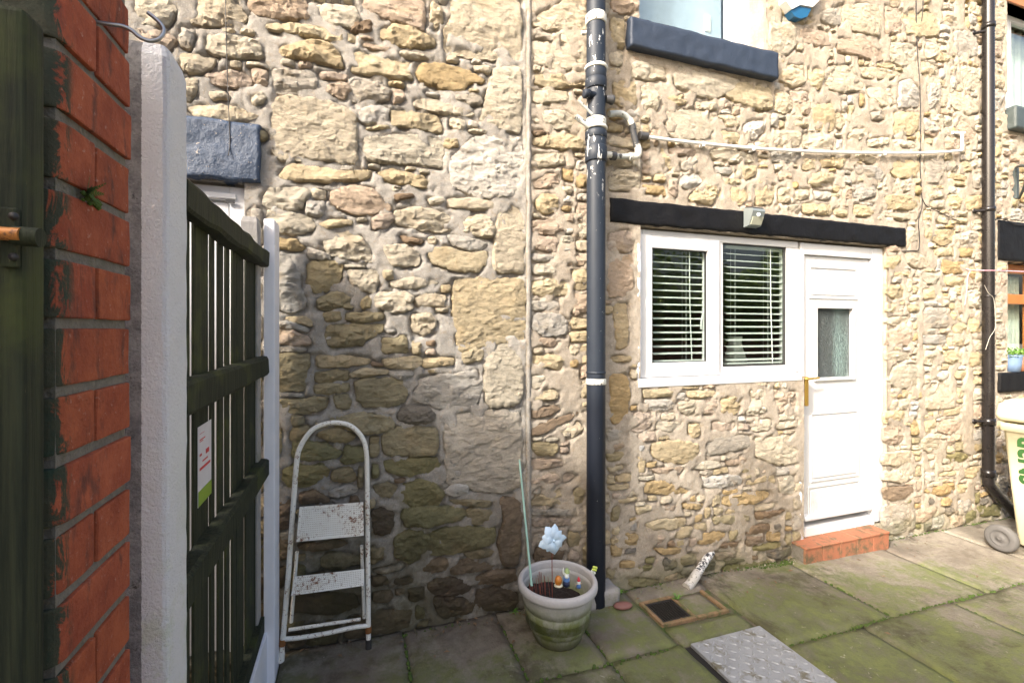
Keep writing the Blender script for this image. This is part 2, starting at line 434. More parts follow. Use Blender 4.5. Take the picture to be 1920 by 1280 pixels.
def glass(name, tint=(1, 1, 1), ior=1.5, rough=.0, bumpy=0):
    t = NT(name)
    t.t.nodes.remove(t.b)
    fr = t.n('ShaderNodeFresnel'); fr.inputs[0].default_value = ior
    tr = t.n('ShaderNodeBsdfTransparent'); tr.inputs[0].default_value = (*tint, 1)
    gl = t.n('ShaderNodeBsdfGlossy'); gl.inputs['Roughness'].default_value = rough
    mx = t.n('ShaderNodeMixShader')
    gg = t.n('ShaderNodeNewGeometry'); front = t.math('SUBTRACT', 1.0, gg.outputs['Backfacing'])
    t.l(t.math('MULTIPLY', t.math('MULTIPLY', fr.outputs[0], 2.2, True), front), mx.inputs[0]); t.l(tr.outputs[0], mx.inputs[1]); t.l(gl.outputs[0], mx.inputs[2]); t.l(mx.outputs[0], t.out.inputs[0])
    return t.m
M_GLASS = glass('window_glass', (.88, .92, .90))
def mat_obscure():
    t = NT('patterned_obscure_glass'); g = t.geo()
    v = t.noise(g, 30, 3, .55, 2.6)
    t.b.inputs['Base Color'].default_value = (.62, .72, .72, 1); t.b.inputs['Roughness'].default_value = .04
    t.b.inputs['Transmission Weight'].default_value = .92; t.b.inputs['IOR'].default_value = 1.12
    t.b.inputs['Specular IOR Level'].default_value = .9
    t.l(t.bump(v, 1.0, .035), t.b.inputs['Normal'])
    return t.m
M_OBSC = mat_obscure()
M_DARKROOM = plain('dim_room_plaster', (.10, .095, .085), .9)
M_LEAF = plain('ivy_leaf_green', (.17, .27, .05), .55)
M_WEED = plain('weed_green', (.10, .22, .03), .6)
M_MOSS = plain('moss_green', (.05, .085, .012), .95)
# ================================================================ the three terrace houses
STC = {'C': (.59, .53, .42), 'G': (.47, .44, .39), 'W': (.57, .55, .51), 'Y': (.55, .465, .315), 'T': (.49, .37, .205),
       'P': (.52, .425, .34), 'O': (.37, .32, .205), 'B': (.27, .205, .145), 'M': (.27, .25, .135), 'K': (.20, .185, .16), 'D': (.13, .10, .075)}
# outlines of the stones one can pick out: (corner of the detail, units per step), colour letter, then corners
DATA = []
def T(ox, oy, txt, k=2.5):
    for ln in txt.strip().split('\n'):
        p = ln.split()
        DATA.append((p[0], [(ox+k*float(a), oy+k*float(b)) for a, b in (q.split(',') for q in p[1:])]))
T(340, 0, """C 6,0 40,0 49,13 46,17 25,19 8,18 5,9
P 50,0 94,0 96,16 62,14 52,8
C 100,3 130,6 134,14 128,21 118,20 101,15
Y 64,17 96,20 128,25 130,31 115,32 84,26 62,22
C 20,26 46,29 59,31 60,43 36,43 20,39
Y 72,37 98,30 115,35 122,50 118,51 90,44 72,42
C 0,40 26,44 24,52 10,55 0,52
P 20,54 40,54 52,58 52,66 34,65 19,62
C 2,59 13,60 11,70 6,75 2,74
P 53,52 64,54 64,66 55,62
G 69,52 101,54 102,72 72,70 70,61
P 104,53 125,56 123,60 105,59
P 104,65 123,62 128,68 122,75 110,71
C 21,69 34,69 35,74 23,75
C 53,74 60,69 65,74 56,80
C 4,80 34,79 59,87 52,91 26,92 10,88
Y 8,99 26,96 42,98 30,101
O 50,98 57,97 64,100 62,106 54,106
C 69,73 95,74 120,79 131,86 133,124 90,119 76,121 67,115 69,90
C -34,0 -8,0 -4,10 -10,20 -32,18
P -34,22 -14,24 -4,30 -10,38 -30,36
G -34,42 -12,44 -10,52 -32,52""")
T(660, 0, """P 7,0 55,0 54,24 42,20 10,9
C 59,2 68,8 68,17 63,22 58,17
C 74,0 127,0 127,49 120,47 70,40 69,25 75,10
B 0,18 15,16 15,24 8,25 0,23
Y 22,24 32,19 42,22 63,30 62,35 52,36 30,33 21,29
P 8,32 30,36 24,40 9,35
Y 0,42 6,39 20,44 43,47 41,52 46,60 30,59 0,54
C 36,38 50,41 62,44 45,44 36,41
C 72,42 80,44 79,47 72,46
T 49,48 72,49 87,53 100,60 98,63 87,63 82,69 70,67 50,61
C 90,49 104,50 103,56 92,53
C 107,50 127,51 127,100 118,98 96,90 101,70
G 1,62 20,62 29,68 29,75 10,78 0,76
P 31,67 38,68 40,75 31,78
W 56,69 66,71 64,73 57,71
G 77,71 97,72 98,78 90,79 78,75
C 48,75 58,74 90,82 93,87 84,88 65,85 45,80
W 3,81 20,80 27,83 27,91 12,93 5,90
Y 30,83 45,84 66,87 68,99 58,99 45,96 29,95
Y 10,96 28,94 28,97 10,98
C 74,89 84,90 84,96 80,99 74,94
C 88,97 102,98 100,101 88,99
C 10,103 40,101 64,104 69,107 68,126 50,123 14,122 8,112
Y 70,105 79,105 80,111 73,112 69,109
W 73,119 91,103 128,102 128,149 92,147 74,140""")
T(500, 320, """Y 8,4 18,-6 30,-4 60,1 78,-1 78,5 66,8 40,8 10,7
Y 83,1 95,-1 118,4 121,8 127,13 118,13 90,9
C 4,13 31,13 32,18 29,23 26,30 0,29 -2,20
C 34,14 44,15 44,21 34,21
G 30,23 43,24 43,33 36,35 30,32
P 48,15 65,12 80,14 93,27 90,31 70,33 54,28 47,21
B 95,18 110,17 111,21 97,23
C 96,30 115,28 136,32 141,42 132,46 115,44 97,40
Y 38,40 48,37 64,37 64,41 45,44
P 79,35 94,31 95,38 88,45 80,43
C 0,29 20,32 35,36 35,45 20,47 7,46 0,40
T 7,50 22,52 28,57 26,60 7,58
C 41,50 60,46 70,50 78,58 79,69 70,67 48,64 44,58
G 31,57 47,62 48,67 32,66
C 58,70 74,71 73,73 60,73
B 100,48 118,52 116,55 104,54
C 88,56 100,55 110,58 115,66 113,71 95,72 89,62
G 7,64 17,65 24,75 27,90 30,104 12,105 6,104
O 31,70 45,67 57,70 55,82 45,90 35,92 31,82
C 60,74 83,75 85,83 80,92 74,90 66,86
O 37,103 40,95 52,90 62,94 64,103 48,104
O 72,97 76,94 79,97 78,103 71,103
C 81,92 100,90 110,94 108,103 100,106 80,103
C 93,83 110,80 125,82 130,84 115,88 95,88
Y 13,110 30,109 35,114 34,117 20,114
O 42,107 56,105 56,112 44,113
O 59,106 88,106 88,112 70,114 60,112
G 7,112 20,114 31,118 29,121 8,117""")
T(740, 320, """C 25,21 36,20 38,24 27,26
C 39,21 60,21 77,24 76,29 60,29 40,28
C 53,36 68,32 75,40 75,50 65,48 50,46
C 77,30 82,26 92,28 97,35 97,76 90,77 73,75 74,60 75,48
Y 26,58 40,57 50,62 69,60 69,66 63,76 45,75 30,70 25,64
G 40,48 55,50 69,54 68,58 58,60 45,56
Y 44,82 62,80 96,81 98,92 97,127 94,128 80,128 60,134 49,137 44,110
C 15,96 22,92 38,93 37,102 17,102
C 13,108 28,106 32,116 24,124 12,120
P 102,9 118,2 124,6 122,12 105,13
Y 105,18 122,17 122,30 112,31 106,28
P 102,37 124,36 126,45 118,48 103,46
P 104,50 121,49 122,61 106,59
G 102,62 119,63 119,68 103,68
C 102,70 121,70 120,77 105,78
Y 101,84 118,81 130,84 130,93 115,94 102,92
G 99,98 110,97 122,98 123,103 115,105 100,104
G 104,108 118,106 130,112 128,123 112,125 103,118""")
T(500, 600, """O 45,3 88,3 86,9 70,18 48,21 44,12
P 7,8 20,9 32,14 33,19 20,19 7,18
G 7,20 20,19 29,21 28,24 8,24
O 7,25 32,26 31,38 28,52 15,53 7,52
Y 37,26 60,27 77,29 77,33 50,36 38,35
Y 86,29 116,27 117,33 110,37 90,36
Y 118,28 141,28 140,34 118,36
B 79,31 88,33 87,35 79,34
O 37,39 50,38 61,38 61,45 45,47 37,46
Y 62,40 75,36 90,37 92,40 75,42 63,43
G 92,38 110,38 110,41 100,44 92,41
O 36,48 50,48 61,47 61,53 50,55 36,55
O 66,46 80,43 100,44 105,52 104,60 95,64 75,65 68,60
O 6,59 20,59 45,57 45,65 38,69 25,70 7,68
O 51,57 60,56 63,61 61,67 53,66
G 8,54 28,55 28,58 8,57
K 100,66 110,64 122,66 127,72 120,78 108,78 99,75
O 47,73 70,70 92,72 97,77 92,83 78,86 62,83 52,80
O 18,71 27,72 28,78 20,80
O 18,81 30,80 34,84 28,91 18,90
O 7,78 11,82 12,95 8,105
O 40,83 55,81 68,87 60,92 48,91 38,87
M 20,92 32,90 45,92 57,98 55,103 35,105 20,103
M 58,95 72,95 73,106 60,108 56,105
O 78,88 84,88 83,92 78,92
O 77,93 84,93 84,101 78,102
O 88,84 98,80 115,79 128,81 128,100 110,102 88,101 87,92
M 88,106 105,104 128,103 131,110 118,115 100,117 89,113
M 13,112 22,108 40,108 47,112 45,118 28,125 15,125 12,118
O 49,113 62,110 67,117 65,121 50,121
O 69,110 73,112 72,125 68,124
M 79,108 84,109 84,117 79,118
M 101,124 115,120 127,122 133,130 130,138 112,142 101,135""")
T(740, 600, """G 14,60 20,43 45,40 62,37 64,50 62,64 35,66
C 68,22 80,18 95,18 96,40 94,64 70,65 67,50
Y 49,25 60,21 66,22 65,31 52,32
G 37,72 60,69 94,68 95,100 94,126 75,130 56,126 38,121
P 105,13 118,13 122,17 118,20 108,18
Y 103,27 118,26 128,27 128,38 104,34
C 103,42 112,42 114,49 105,52 102,48
Y 104,55 118,52 123,55 120,60 104,60""")
T(500, 900, """G 46,8 60,3 68,5 67,9 55,12 48,12
B 25,10 35,7 44,11 47,16 40,17 25,18
O 80,5 90,3 99,5 92,13 85,12
D 79,24 86,22 94,24 95,33 92,40 80,41
M 95,45 102,38 115,37 121,42 119,56 105,62 96,56
B 24,48 50,44 62,48 40,52 25,52
O 40,58 50,54 70,55 70,62 55,66 42,65
O 78,50 88,50 88,58 78,62
C 80,67 100,62 103,64 100,67 82,70
D 78,72 90,71 91,78 79,79
D 18,85 45,84 66,84 70,95 50,100 18,98
B 7,14 18,14 18,35 8,38
B 7,42 18,45 17,60 8,58
D 8,66 15,66 14,80 8,80
B 80,84 92,82 95,88 90,92 80,90""")
T(740, 900, """W 37,8 45,2 55,3 55,9 46,11 38,10
O 41,15 55,14 72,15 72,20 60,20 45,18
B 78,14 90,12 95,18 95,50 92,65 80,62 77,45 82,30 80,22
M 7,21 20,19 50,20 54,25 50,30 25,34 8,35 5,28
O 54,22 70,21 73,25 73,33 60,34 55,30
M 26,40 35,36 50,35 75,35 76,46 70,49 50,53 30,57 25,55
O 52,55 60,52 76,52 74,57 58,59
B 42,66 50,60 70,59 77,63 70,67 50,69 42,70
B 60,72 75,68 90,67 92,74 80,78 60,78
B 30,59 40,60 40,66 25,70 20,66
D 24,75 45,72 58,78 56,84 40,86 25,84
D 10,80 22,80 22,88 12,90
D 28,88 45,88 60,92 58,100 35,102
D 62,82 85,80 93,86 90,96 70,98 60,92
D 0,73 14,73 14,77 0,78""")
T(960, 0, """C 15,14 42,0 56,0 56,24 40,24 25,22 15,20
C 14,30 45,36 49,52 35,52 14,47
C 47,36 57,36 57,52 51,52
Y 16,56 38,56 40,63 54,62 54,65 30,67 15,62
C 13,68 40,69 50,72 40,77 20,78 12,74
C 15,82 40,84 52,92 48,98 30,97 15,90
Y 17,103 40,100 56,105 56,113 40,112 17,109
C 14,116 38,115 40,124 15,126
P 74,0 94,0 94,8 85,10 76,8
Y 74,14 84,14 84,36 74,34
C 73,39 83,40 82,49 74,49
Y 74,52 81,52 81,57 75,58
Y 76,61 93,62 93,80 82,80 76,76
C 96,64 108,66 111,78 106,85 97,82
C 90,46 114,50 115,60 100,60 90,58
B 15,98 28,99 30,102 18,102""")
T(1240, 120, """C 5,5 20,2 60,12 55,20 40,26 28,24 12,18
Y 49,18 62,14 82,18 84,34 72,35 55,28 48,24
C 86,22 94,22 99,33 92,37 86,35
C 4,34 30,35 39,40 38,52 33,58 8,56 3,45
Y 4,25 16,24 18,30 4,32
C 25,28 45,30 42,35 26,34
C 42,38 58,40 57,48 50,46
W 62,44 76,43 77,50 70,57 62,52
Y 42,50 58,52 60,60 43,58
C 82,50 104,50 104,62 82,60
C 106,52 128,53 128,64 106,63
P 100,20 115,28 110,38 101,37 99,27
C 95,42 110,44 110,48 96,47
C 89,3 106,5 107,15 98,17 88,12
C 35,64 50,64 68,68 72,73 55,74 38,71
Y 55,77 72,76 70,84 62,86 55,82
P 5,63 28,63 24,70 8,68
Y 0,63 5,68 8,78 2,79 -3,70
G 14,74 26,70 28,79 16,80
W 16,84 28,82 31,88 20,94 13,90
Y 20,100 30,90 40,89 41,98 38,106 22,103
Y 45,86 58,86 60,90 48,91
Y 45,93 62,93 65,100 58,106 48,105 43,100
Y 70,92 85,91 83,106 71,106
C 88,94 96,93 96,104 88,104
C 98,95 110,94 110,100 102,102 98,99
W 114,95 127,96 126,102 115,101
C 96,106 104,105 102,112 95,109
Y 106,104 128,106 128,114 106,112
P 85,82 98,82 98,87 88,87
Y 112,82 130,82 128,90 116,92 110,90
Y 105,72 115,71 115,80 106,79
Y 118,72 130,70 133,76 120,78
G 40,77 53,78 52,83 42,82
G 82,65 104,65 104,74 84,74""")
T(1440, 0, """C 56,3 80,4 85,12 84,28 70,26 56,20
P 87,5 99,8 99,25 88,26
Y 101,8 125,10 128,28 112,28 101,25
G 38,10 54,4 54,18 48,20 38,15
C 0,12 20,14 20,35 12,42 0,38
P 22,20 45,24 49,36 38,35 23,32
P 52,29 82,30 87,45 78,46 60,41 51,38
C 90,32 110,34 111,48 98,50 90,42
C 45,50 60,50 70,62 70,68 52,70 43,64
Y 30,52 42,52 41,62 38,68 30,64
C 10,50 26,50 27,64 12,64
C 68,50 88,52 100,56 90,60 70,58
W 98,62 106,60 112,67 113,80 97,82 97,70
C 74,66 92,66 94,78 84,80 75,72
G 76,84 87,84 88,90 78,90
Y 94,84 112,85 112,95 108,101 94,101
P 16,68 30,70 31,80 20,82
Y 33,80 46,78 50,88 49,98 36,97 32,88
Y 60,80 64,80 64,86 59,86
C 51,84 57,88 61,92 54,98 51,95
C 61,98 74,96 75,102 66,106 60,104
C 27,101 47,103 47,110 27,108
C 73,105 90,103 90,109 76,110
C 93,104 110,106 111,111 96,110
Y 47,120 58,118 55,126 46,124
C 60,118 70,114 82,118 78,123
C 117,32 128,33 128,42 118,44
C 117,48 126,50 127,58 118,58
G 119,62 128,64 128,84 120,82""")
T(1600, 200, """Y 27,41 49,40 49,52 34,54 28,50
G 0,44 18,45 23,50 22,56 14,54 4,52
G 0,58 16,58 16,67 5,70 0,68
C 26,60 32,56 44,58 44,63 32,65
Y 22,66 50,67 50,76 38,77 22,77
Y 0,73 15,76 15,83 0,82
C 17,80 40,80 49,80 48,85 35,85
G 53,40 67,39 68,46 62,57 54,58
G 69,41 78,42 78,48 70,48
Y 80,42 86,42 88,49 80,49
P 53,12 65,14 65,20 60,22 53,20
C 58,6 74,8 75,13 70,15 59,11
Y 53,24 60,24 58,29 53,28
P 66,22 77,23 78,32 67,32
P 80,9 91,20 90,25 84,25 77,15
G 89,48 97,48 97,61 90,61
Y 71,55 87,57 86,60 74,59
C 55,62 66,63 67,68 57,69
Y 70,66 80,67 80,77 70,77
Y 83,68 97,66 97,78 84,78
C 57,71 68,70 68,77 60,76
Y 53,78 58,79 58,86 52,85
C 62,81 72,82 70,88 62,86
C 88,86 97,84 97,91 90,93
Y 60,92 75,92 78,100 66,104 59,100
Y 60,107 75,105 75,112 62,112
G 77,95 92,93 92,102 80,104
T 78,106 90,106 88,113 79,112
P 25,105 30,103 36,106 33,109 25,109
C 38,110 46,109 54,113 58,120 48,121 39,117
Y 24,112 35,112 35,122 24,121
Y 28,125 36,123 46,124 45,127 30,127
C 40,90 48,92 48,106 40,106""")
T(1600, 0, """Y 60,38 76,44 75,48 62,46
C 56,66 70,67 70,80 57,80
C 72,67 92,75 94,84 86,86 73,80
Y 58,58 68,61 68,65 59,64
C 80,50 94,52 94,67 84,67
G 53,88 63,95 61,100 53,98
C 64,86 76,88 74,94 66,92
G 75,23 92,25 92,43 80,43 75,36
C 66,8 80,12 80,20 68,18
C 51,46 60,50 60,56 51,55
C 98,4 112,8 112,30 99,28
P 100,32 112,34 110,44 100,42
C 102,48 112,50 112,66 103,64
G 103,68 114,70 114,84 104,82""")
T(1600, 440, """Y 24,37 37,38 37,47 30,48 24,44
C 40,45 48,45 48,50 42,50
Y 25,51 31,52 32,58 24,58
Y 40,53 48,52 48,57 42,58
C 24,62 41,61 41,66 32,68 24,66
P 24,71 43,70 43,83 24,83
C 24,87 42,88 42,93 30,95 24,93
C 30,98 47,97 47,114 34,115 25,110
C 51,28 65,30 65,38 53,36
Y 67,31 84,32 82,38 70,38
Y 52,41 62,41 61,48 52,48
G 52,55 71,55 71,69 53,69
Y 73,65 84,67 86,74 80,76 74,72
Y 71,77 82,78 82,83 71,83
G 52,75 69,75 69,82 52,82
Y 67,87 81,86 81,96 74,97 69,94
C 53,87 62,87 62,97 53,97
W 62,103 71,102 71,108 66,109 62,107
C 52,113 68,112 76,120 75,130 53,131
Y 86,88 96,88 96,98 88,98
C 85,42 96,42 96,55 87,54
Y 75,102 84,102 83,108 77,108
C 89,78 97,80 97,86 90,86
Y 85,62 96,64 96,73 88,73""")
T(1600, 720, """Y 23,20 40,20 38,28 23,30
P 23,32 36,31 37,43 28,45 23,43
T 43,27 48,27 48,38 43,38
Y 54,27 61,26 61,36 54,36
P 64,28 80,25 80,34 70,37 63,35
Y 63,19 82,17 80,22 66,24
C 22,51 42,49 45,58 34,61 22,60
C 22,65 44,63 45,70 34,73 22,72
B 22,77 44,76 45,80 34,87 24,86
G 22,90 46,90 46,109 26,113 22,108
G 25,116 46,111 46,116 26,121
C 51,39 64,37 65,46 56,51 51,48
M 70,53 80,51 87,54 80,58 73,58
W 53,66 60,65 61,72 54,72
Y 64,67 77,64 76,68 65,69
T 54,78 76,73 76,80 66,83 53,81
Y 78,75 84,75 82,82 78,81
G 79,87 85,85 89,90 82,95 79,92
P 48,94 60,91 62,94 56,101 48,104
W 59,101 68,97 68,107 58,109
P 70,100 82,98 82,105 70,109
M 84,96 92,93 92,101 84,105
M 93,91 115,89 115,98 95,99
Y 82,63 96,61 95,70 84,70
P 106,60 114,60 114,66 107,66""")
T(1180, 700, """W 10,20 32,19 33,27 25,28 14,27
Y 68,20 84,16 82,26 78,31 68,31
P 106,12 124,14 124,26 112,29 106,28
C 87,19 103,19 103,29 88,32
C 108,37 126,35 126,39 112,42
C 93,35 106,34 106,42 96,43 93,42
P 62,36 79,36 77,43 62,43
C 20,36 39,36 39,41 30,44 20,42
Y 44,38 52,38 53,46 46,48 44,44
Y 18,52 35,50 52,52 51,64 45,67 33,67 18,63 17,56
G 58,48 66,47 90,46 90,55 76,58 66,60 58,62
C 93,48 126,46 126,67 110,68 94,63
C 46,71 56,65 68,66 68,70 54,72
P 72,66 84,62 92,65 92,68 74,69
P 14,71 42,69 38,75 22,75
W 54,77 82,75 85,82 72,85 56,86
Y 88,80 108,74 109,82 96,84 88,83
T 70,92 98,87 107,90 96,97 78,100 70,98
T 11,82 24,80 45,88 44,90 20,90 11,89
Y 14,92 20,92 20,95 15,95
P 26,98 34,98 33,102 28,102
T 40,97 56,97 52,102 41,101
Y 5,100 18,98 16,103 6,106
Y 12,112 28,108 42,108 42,113 30,117 14,117
O 62,107 80,106 81,112 64,113
O 84,105 89,106 89,110 84,110
Y 50,112 57,112 57,117 50,117
T 48,106 54,105 54,110 49,111
B 94,104 110,102 118,102 108,107 96,110
B 88,114 105,112 106,118 88,121
Y 38,115 48,115 44,122 34,123
T 52,122 64,118 72,120 64,127 52,128
C 112,78 124,76 123,90 112,89
C 36,22 50,20 51,30 46,32 38,28
P 54,20 65,19 65,30 55,30""")
T(960, 700, """B 15,28 30,24 36,26 28,32 14,33
B 12,41 30,35 42,31 50,26 48,32 35,38 22,46 12,46
C 36,38 50,36 53,42 44,48 36,46
O 15,52 34,52 34,60 22,62 15,58
P 12,64 42,64 40,69 20,72 12,71
P 13,79 30,75 48,76 44,80 30,83 13,82
Y 18,92 36,86 37,98 22,99 14,98
O 46,88 54,82 54,98 46,97
G 12,102 52,100 52,106 14,106
P 14,108 50,108 50,113 15,115
T 75,0 86,2 88,14 86,34 76,38 73,30 73,5
G 70,42 86,42 86,48 72,51
O 70,60 84,58 82,64 72,66
Y 71,70 82,68 84,71 74,74
Y 72,84 88,82 88,86 74,88
Y 78,94 94,92 92,96 80,97""")
T(1100, 880, """T 21,38 30,38 30,45 22,44
T 15,46 21,46 20,51 15,51
T 20,55 29,54 28,58 20,59
O 24,64 42,66 44,70 26,70
O 12,60 17,60 16,65 12,65
M 28,59 40,57 38,60 30,61
T 40,47 60,46 58,50 45,51
B 78,44 92,43 90,46 80,47
P 76,50 90,48 90,52 78,54
G 55,59 66,57 64,64 58,64
M 80,58 95,56 112,54 112,60 85,64
M 95,47 115,43 118,46 98,50
K 108,51 124,45 126,50 112,54""", 3.125)
T(960, 380, """P 55,17 69,16 69,28 55,29
P 54,32 69,30 69,53 54,54
Y 58,57 66,57 66,82 59,84
Y 57,88 68,87 68,91 57,91""", 3.281)

XS1 = wp(985, 640)[0]; XS2 = wp(1729, 640)[0]
XL, XR, ZB, ZT = -1.5, 7.0, -.16, 5.2
def rect(pxa, pya, pxb, pyb, y=WY):
    x0, _ = wp(pxa, pya, y); x1, _ = wp(pxb, pyb, y); return x0, x1
# openings cut through the wall, (x0, x1, z0, z1)
FY = WY + .035                                        # face of the plastic frames
KW0 = wp(1193, 600, FY)[0]; KD0 = wp(1497, 700, FY)[0]; KD1 = wp(1654, 700, FY)[0]
KZT = 2.225; KZB = 1.235
UY = WY + .13
UW0 = wp(1197, 40, WY)[0]; UW1 = wp(1403, 80, UY)[0] + .01
_, USZ = wp(1300, 52, WY-.05)
ND1 = wp(463, 400, WY+.05)[0]
R1Y = WY + .10
RG0 = wp(1887, 560)[0]; RU0 = wp(1886, 120)[0]
RSZT = wp(1900, 697)[1]; RLZB = wp(1900, 490)[1]; RLZT = wp(1900, 417)[1]; RSZB = wp(1900, 733)[1]
RUZ = wp(1900, 207)[1]; RUZB = wp(1900, 248)[1]
RUZT = wp(1900, 8)[1]
OPEN = [[(-1.62, ND1, .03, 2.27)],
        [(KW0, KD0, KZB, KZT), (KD0, KD1, .06, KZT), (UW0, UW1, USZ, 4.4)],
        [(RG0, RG0+1.3, RSZT, RLZB), (RU0, RU0+1.2, RUZ, RUZT)]]
# stones of the frame (lintels, sills): (x0, x1, z0, z1)
LX0 = wp(1145, 400, WY-.02)[0]; LX1 = wp(1697.5, 440, WY-.02)[0]
SX0, SX1 = wp(1183, 60, WY-.06)[0], wp(1459, 130, WY-.06)[0]
SZ1 = wp(1300, 60, WY-.06)[1]; SZ0 = wp(1300, 112, WY-.06)[1]
BL1 = wp(487, 310, WY-.03)[0]
FRAMEST = [[(-1.62, BL1+.01, 2.25, 2.55)], [(LX0, LX1, 2.215, 2.40), (SX0, SX1, SZ0, SZ1)],
           [(wp(1868, 450)[0], 7.0, RLZB, RLZT), (wp(1868, 715)[0], 7.0, RSZB, RSZT), (RU0, RU0+1.3, RUZB, RUZ), (RU0-.1, RU0+1.3, RUZT, RUZT+.2)]]
ALLOC = []
CELL = .008
NX = int((XR-XL)/CELL); NZ = int((ZT-ZB)/CELL)
occ = np.zeros((NX, NZ), bool)
def mark(x0, x1, z0, z1, m=0.0):
    i0, i1 = int((x0-m-XL)/CELL), int((x1+m-XL)/CELL)+1; j0, j1 = int((z0-m-ZB)/CELL), int((z1+m-ZB)/CELL)+1
    occ[max(i0, 0):max(i1, 0), max(j0, 0):max(j1, 0)] = True
for L in OPEN + FRAMEST:
    for r in L: mark(*r, m=.012)
mark(XS1-.008, XS1+.03, ZB, ZT); mark(XS2-.006, XS2+.012, ZB, ZT)
stones = []                                           # (polygon in wall metres, colour, traced)
def inpoly(px, pz, poly):
    c = np.zeros(px.shape, bool); n = len(poly)
    for i in range(n):
        x1, z1 = poly[i]; x2, z2 = poly[(i+1) % n]
        if z1 == z2: continue
        c ^= ((z1 > pz) != (z2 > pz)) & (px < (x2-x1)*(pz-z1)/(z2-z1)+x1)
    return c
def mark_poly(poly, grow):
    cx = sum(p[0] for p in poly)/len(poly); cz = sum(p[1] for p in poly)/len(poly)
    big = []
    for x, z in poly:
        dx, dz = x-cx, z-cz; d = math.hypot(dx, dz)+1e-6
        big.append((x+dx/d*grow, z+dz/d*grow))
    xs = [p[0] for p in big]; zs = [p[1] for p in big]
    i0, i1 = max(int((min(xs)-XL)/CELL), 0), min(int((max(xs)-XL)/CELL)+2, NX); j0, j1 = max(int((min(zs)-ZB)/CELL), 0), min(int((max(zs)-ZB)/CELL)+2, NZ)
    if i1 <= i0 or j1 <= j0: return
    gx, gzz = np.meshgrid(XL+(np.arange(i0, i1)+.5)*CELL, ZB+(np.arange(j0, j1)+.5)*CELL, indexing='ij')
    occ[i0:i1, j0:j1] |= inpoly(gx, gzz, big)
for letter, pts in DATA:
    poly = [wp(x, y) for x, y in pts]
    qx = sum(p[0] for p in poly)/len(poly); qz = sum(p[1] for p in poly)/len(poly)
    poly = [(x+(x-qx)/(math.hypot(x-qx, z-qz)+1e-6)*.009, z+(z-qz)/(math.hypot(x-qx, z-qz)+1e-6)*.009) for x, z in poly]
    stones.append((poly, STC[letter], True))
    mark_poly(poly, .005)
rng = random.Random(11)
def pick(x, z):
    if x < XS1:
        if z < .55: k = 'DBBOOKM'
        elif z < 1.5 and x < .6: k = 'OOYGPOB'
        else: k = 'CCCCPGYW'
    else:
        if z < .25: k = 'OBGTMKP'
        elif z < .75: k = 'YTCPGOYC'
        else: k = 'CCCYYPPGWTY'
    return STC[rng.choice(k)]
def fill():
    order = []
    j = 0
    while j < NZ-6:
        i = rng.randint(0, 4)
        while i < NX-6:
            if occ[i, j] : i += 1; continue
            X = XL+i*CELL; Z = ZB+j*CELL
            px, py, _ = proj(X, WY, Z); vis = -140 < px < 2300 and -700 < py < 1400
            if rng.random() < .4: w, h = rng.uniform(.20, .38), rng.uniform(.09, .16)
            elif rng.random() < .7: w, h = rng.uniform(.13, .28), rng.uniform(.06, .10)
            else: w, h = rng.uniform(.07, .13), rng.uniform(.035, .06)
            if not vis: w, h = rng.uniform(.2, .45), rng.uniform(.09, .17)
            W_, H_ = max(5, int(w/CELL)), max(4, int(h/CELL))
            # as wide, then as tall, as is free here
            a = 0
            while a < W_ and i+a < NX and not occ[i+a, j]: a += 1
            ok = False
            if a >= 4:
                b = 1
                while b < H_ and j+b < NZ and not occ[i:i+a, j+b].any(): b += 1
                if b >= 3: ok = True
                elif a > 9:
                    a2 = a//2; b = 1
                    while b < H_ and j+b < NZ and not occ[i:i+a2, j+b].any(): b += 1
                    if b >= 3: a = a2; ok = True
            if ok:
                occ[i:i+a, j:j+b] = True
                x0, x1, z0, z1 = X+.002, X+a*CELL-.002, Z+.002, Z+b*CELL-.002
                w, h = x1-x0, z1-z0; q = rng.uniform; k = .18*h; m = min(.16*w, .03)
                poly = [(x0+q(0, m), z0+q(0, k)), (x0+w*q(.3, .7), z0+q(-.2*k, k)), (x1-q(0, m), z0+q(0, k)), (x1-q(0, .3*m), z0+h*q(.4, .7)),
                        (x1-q(0, m), z1-q(0, k)), (x0+w*q(.3, .7), z1-q(-.2*k, k)), (x0+q(0, m), z1-q(0, k)), (x0+q(0, .3*m), z0+h*q(.3, .6))]
                if w > .055 and h > .028: stones.append((poly, pick(X, Z), False))
                i += a
            else: i += 2
        j += 1
fill()

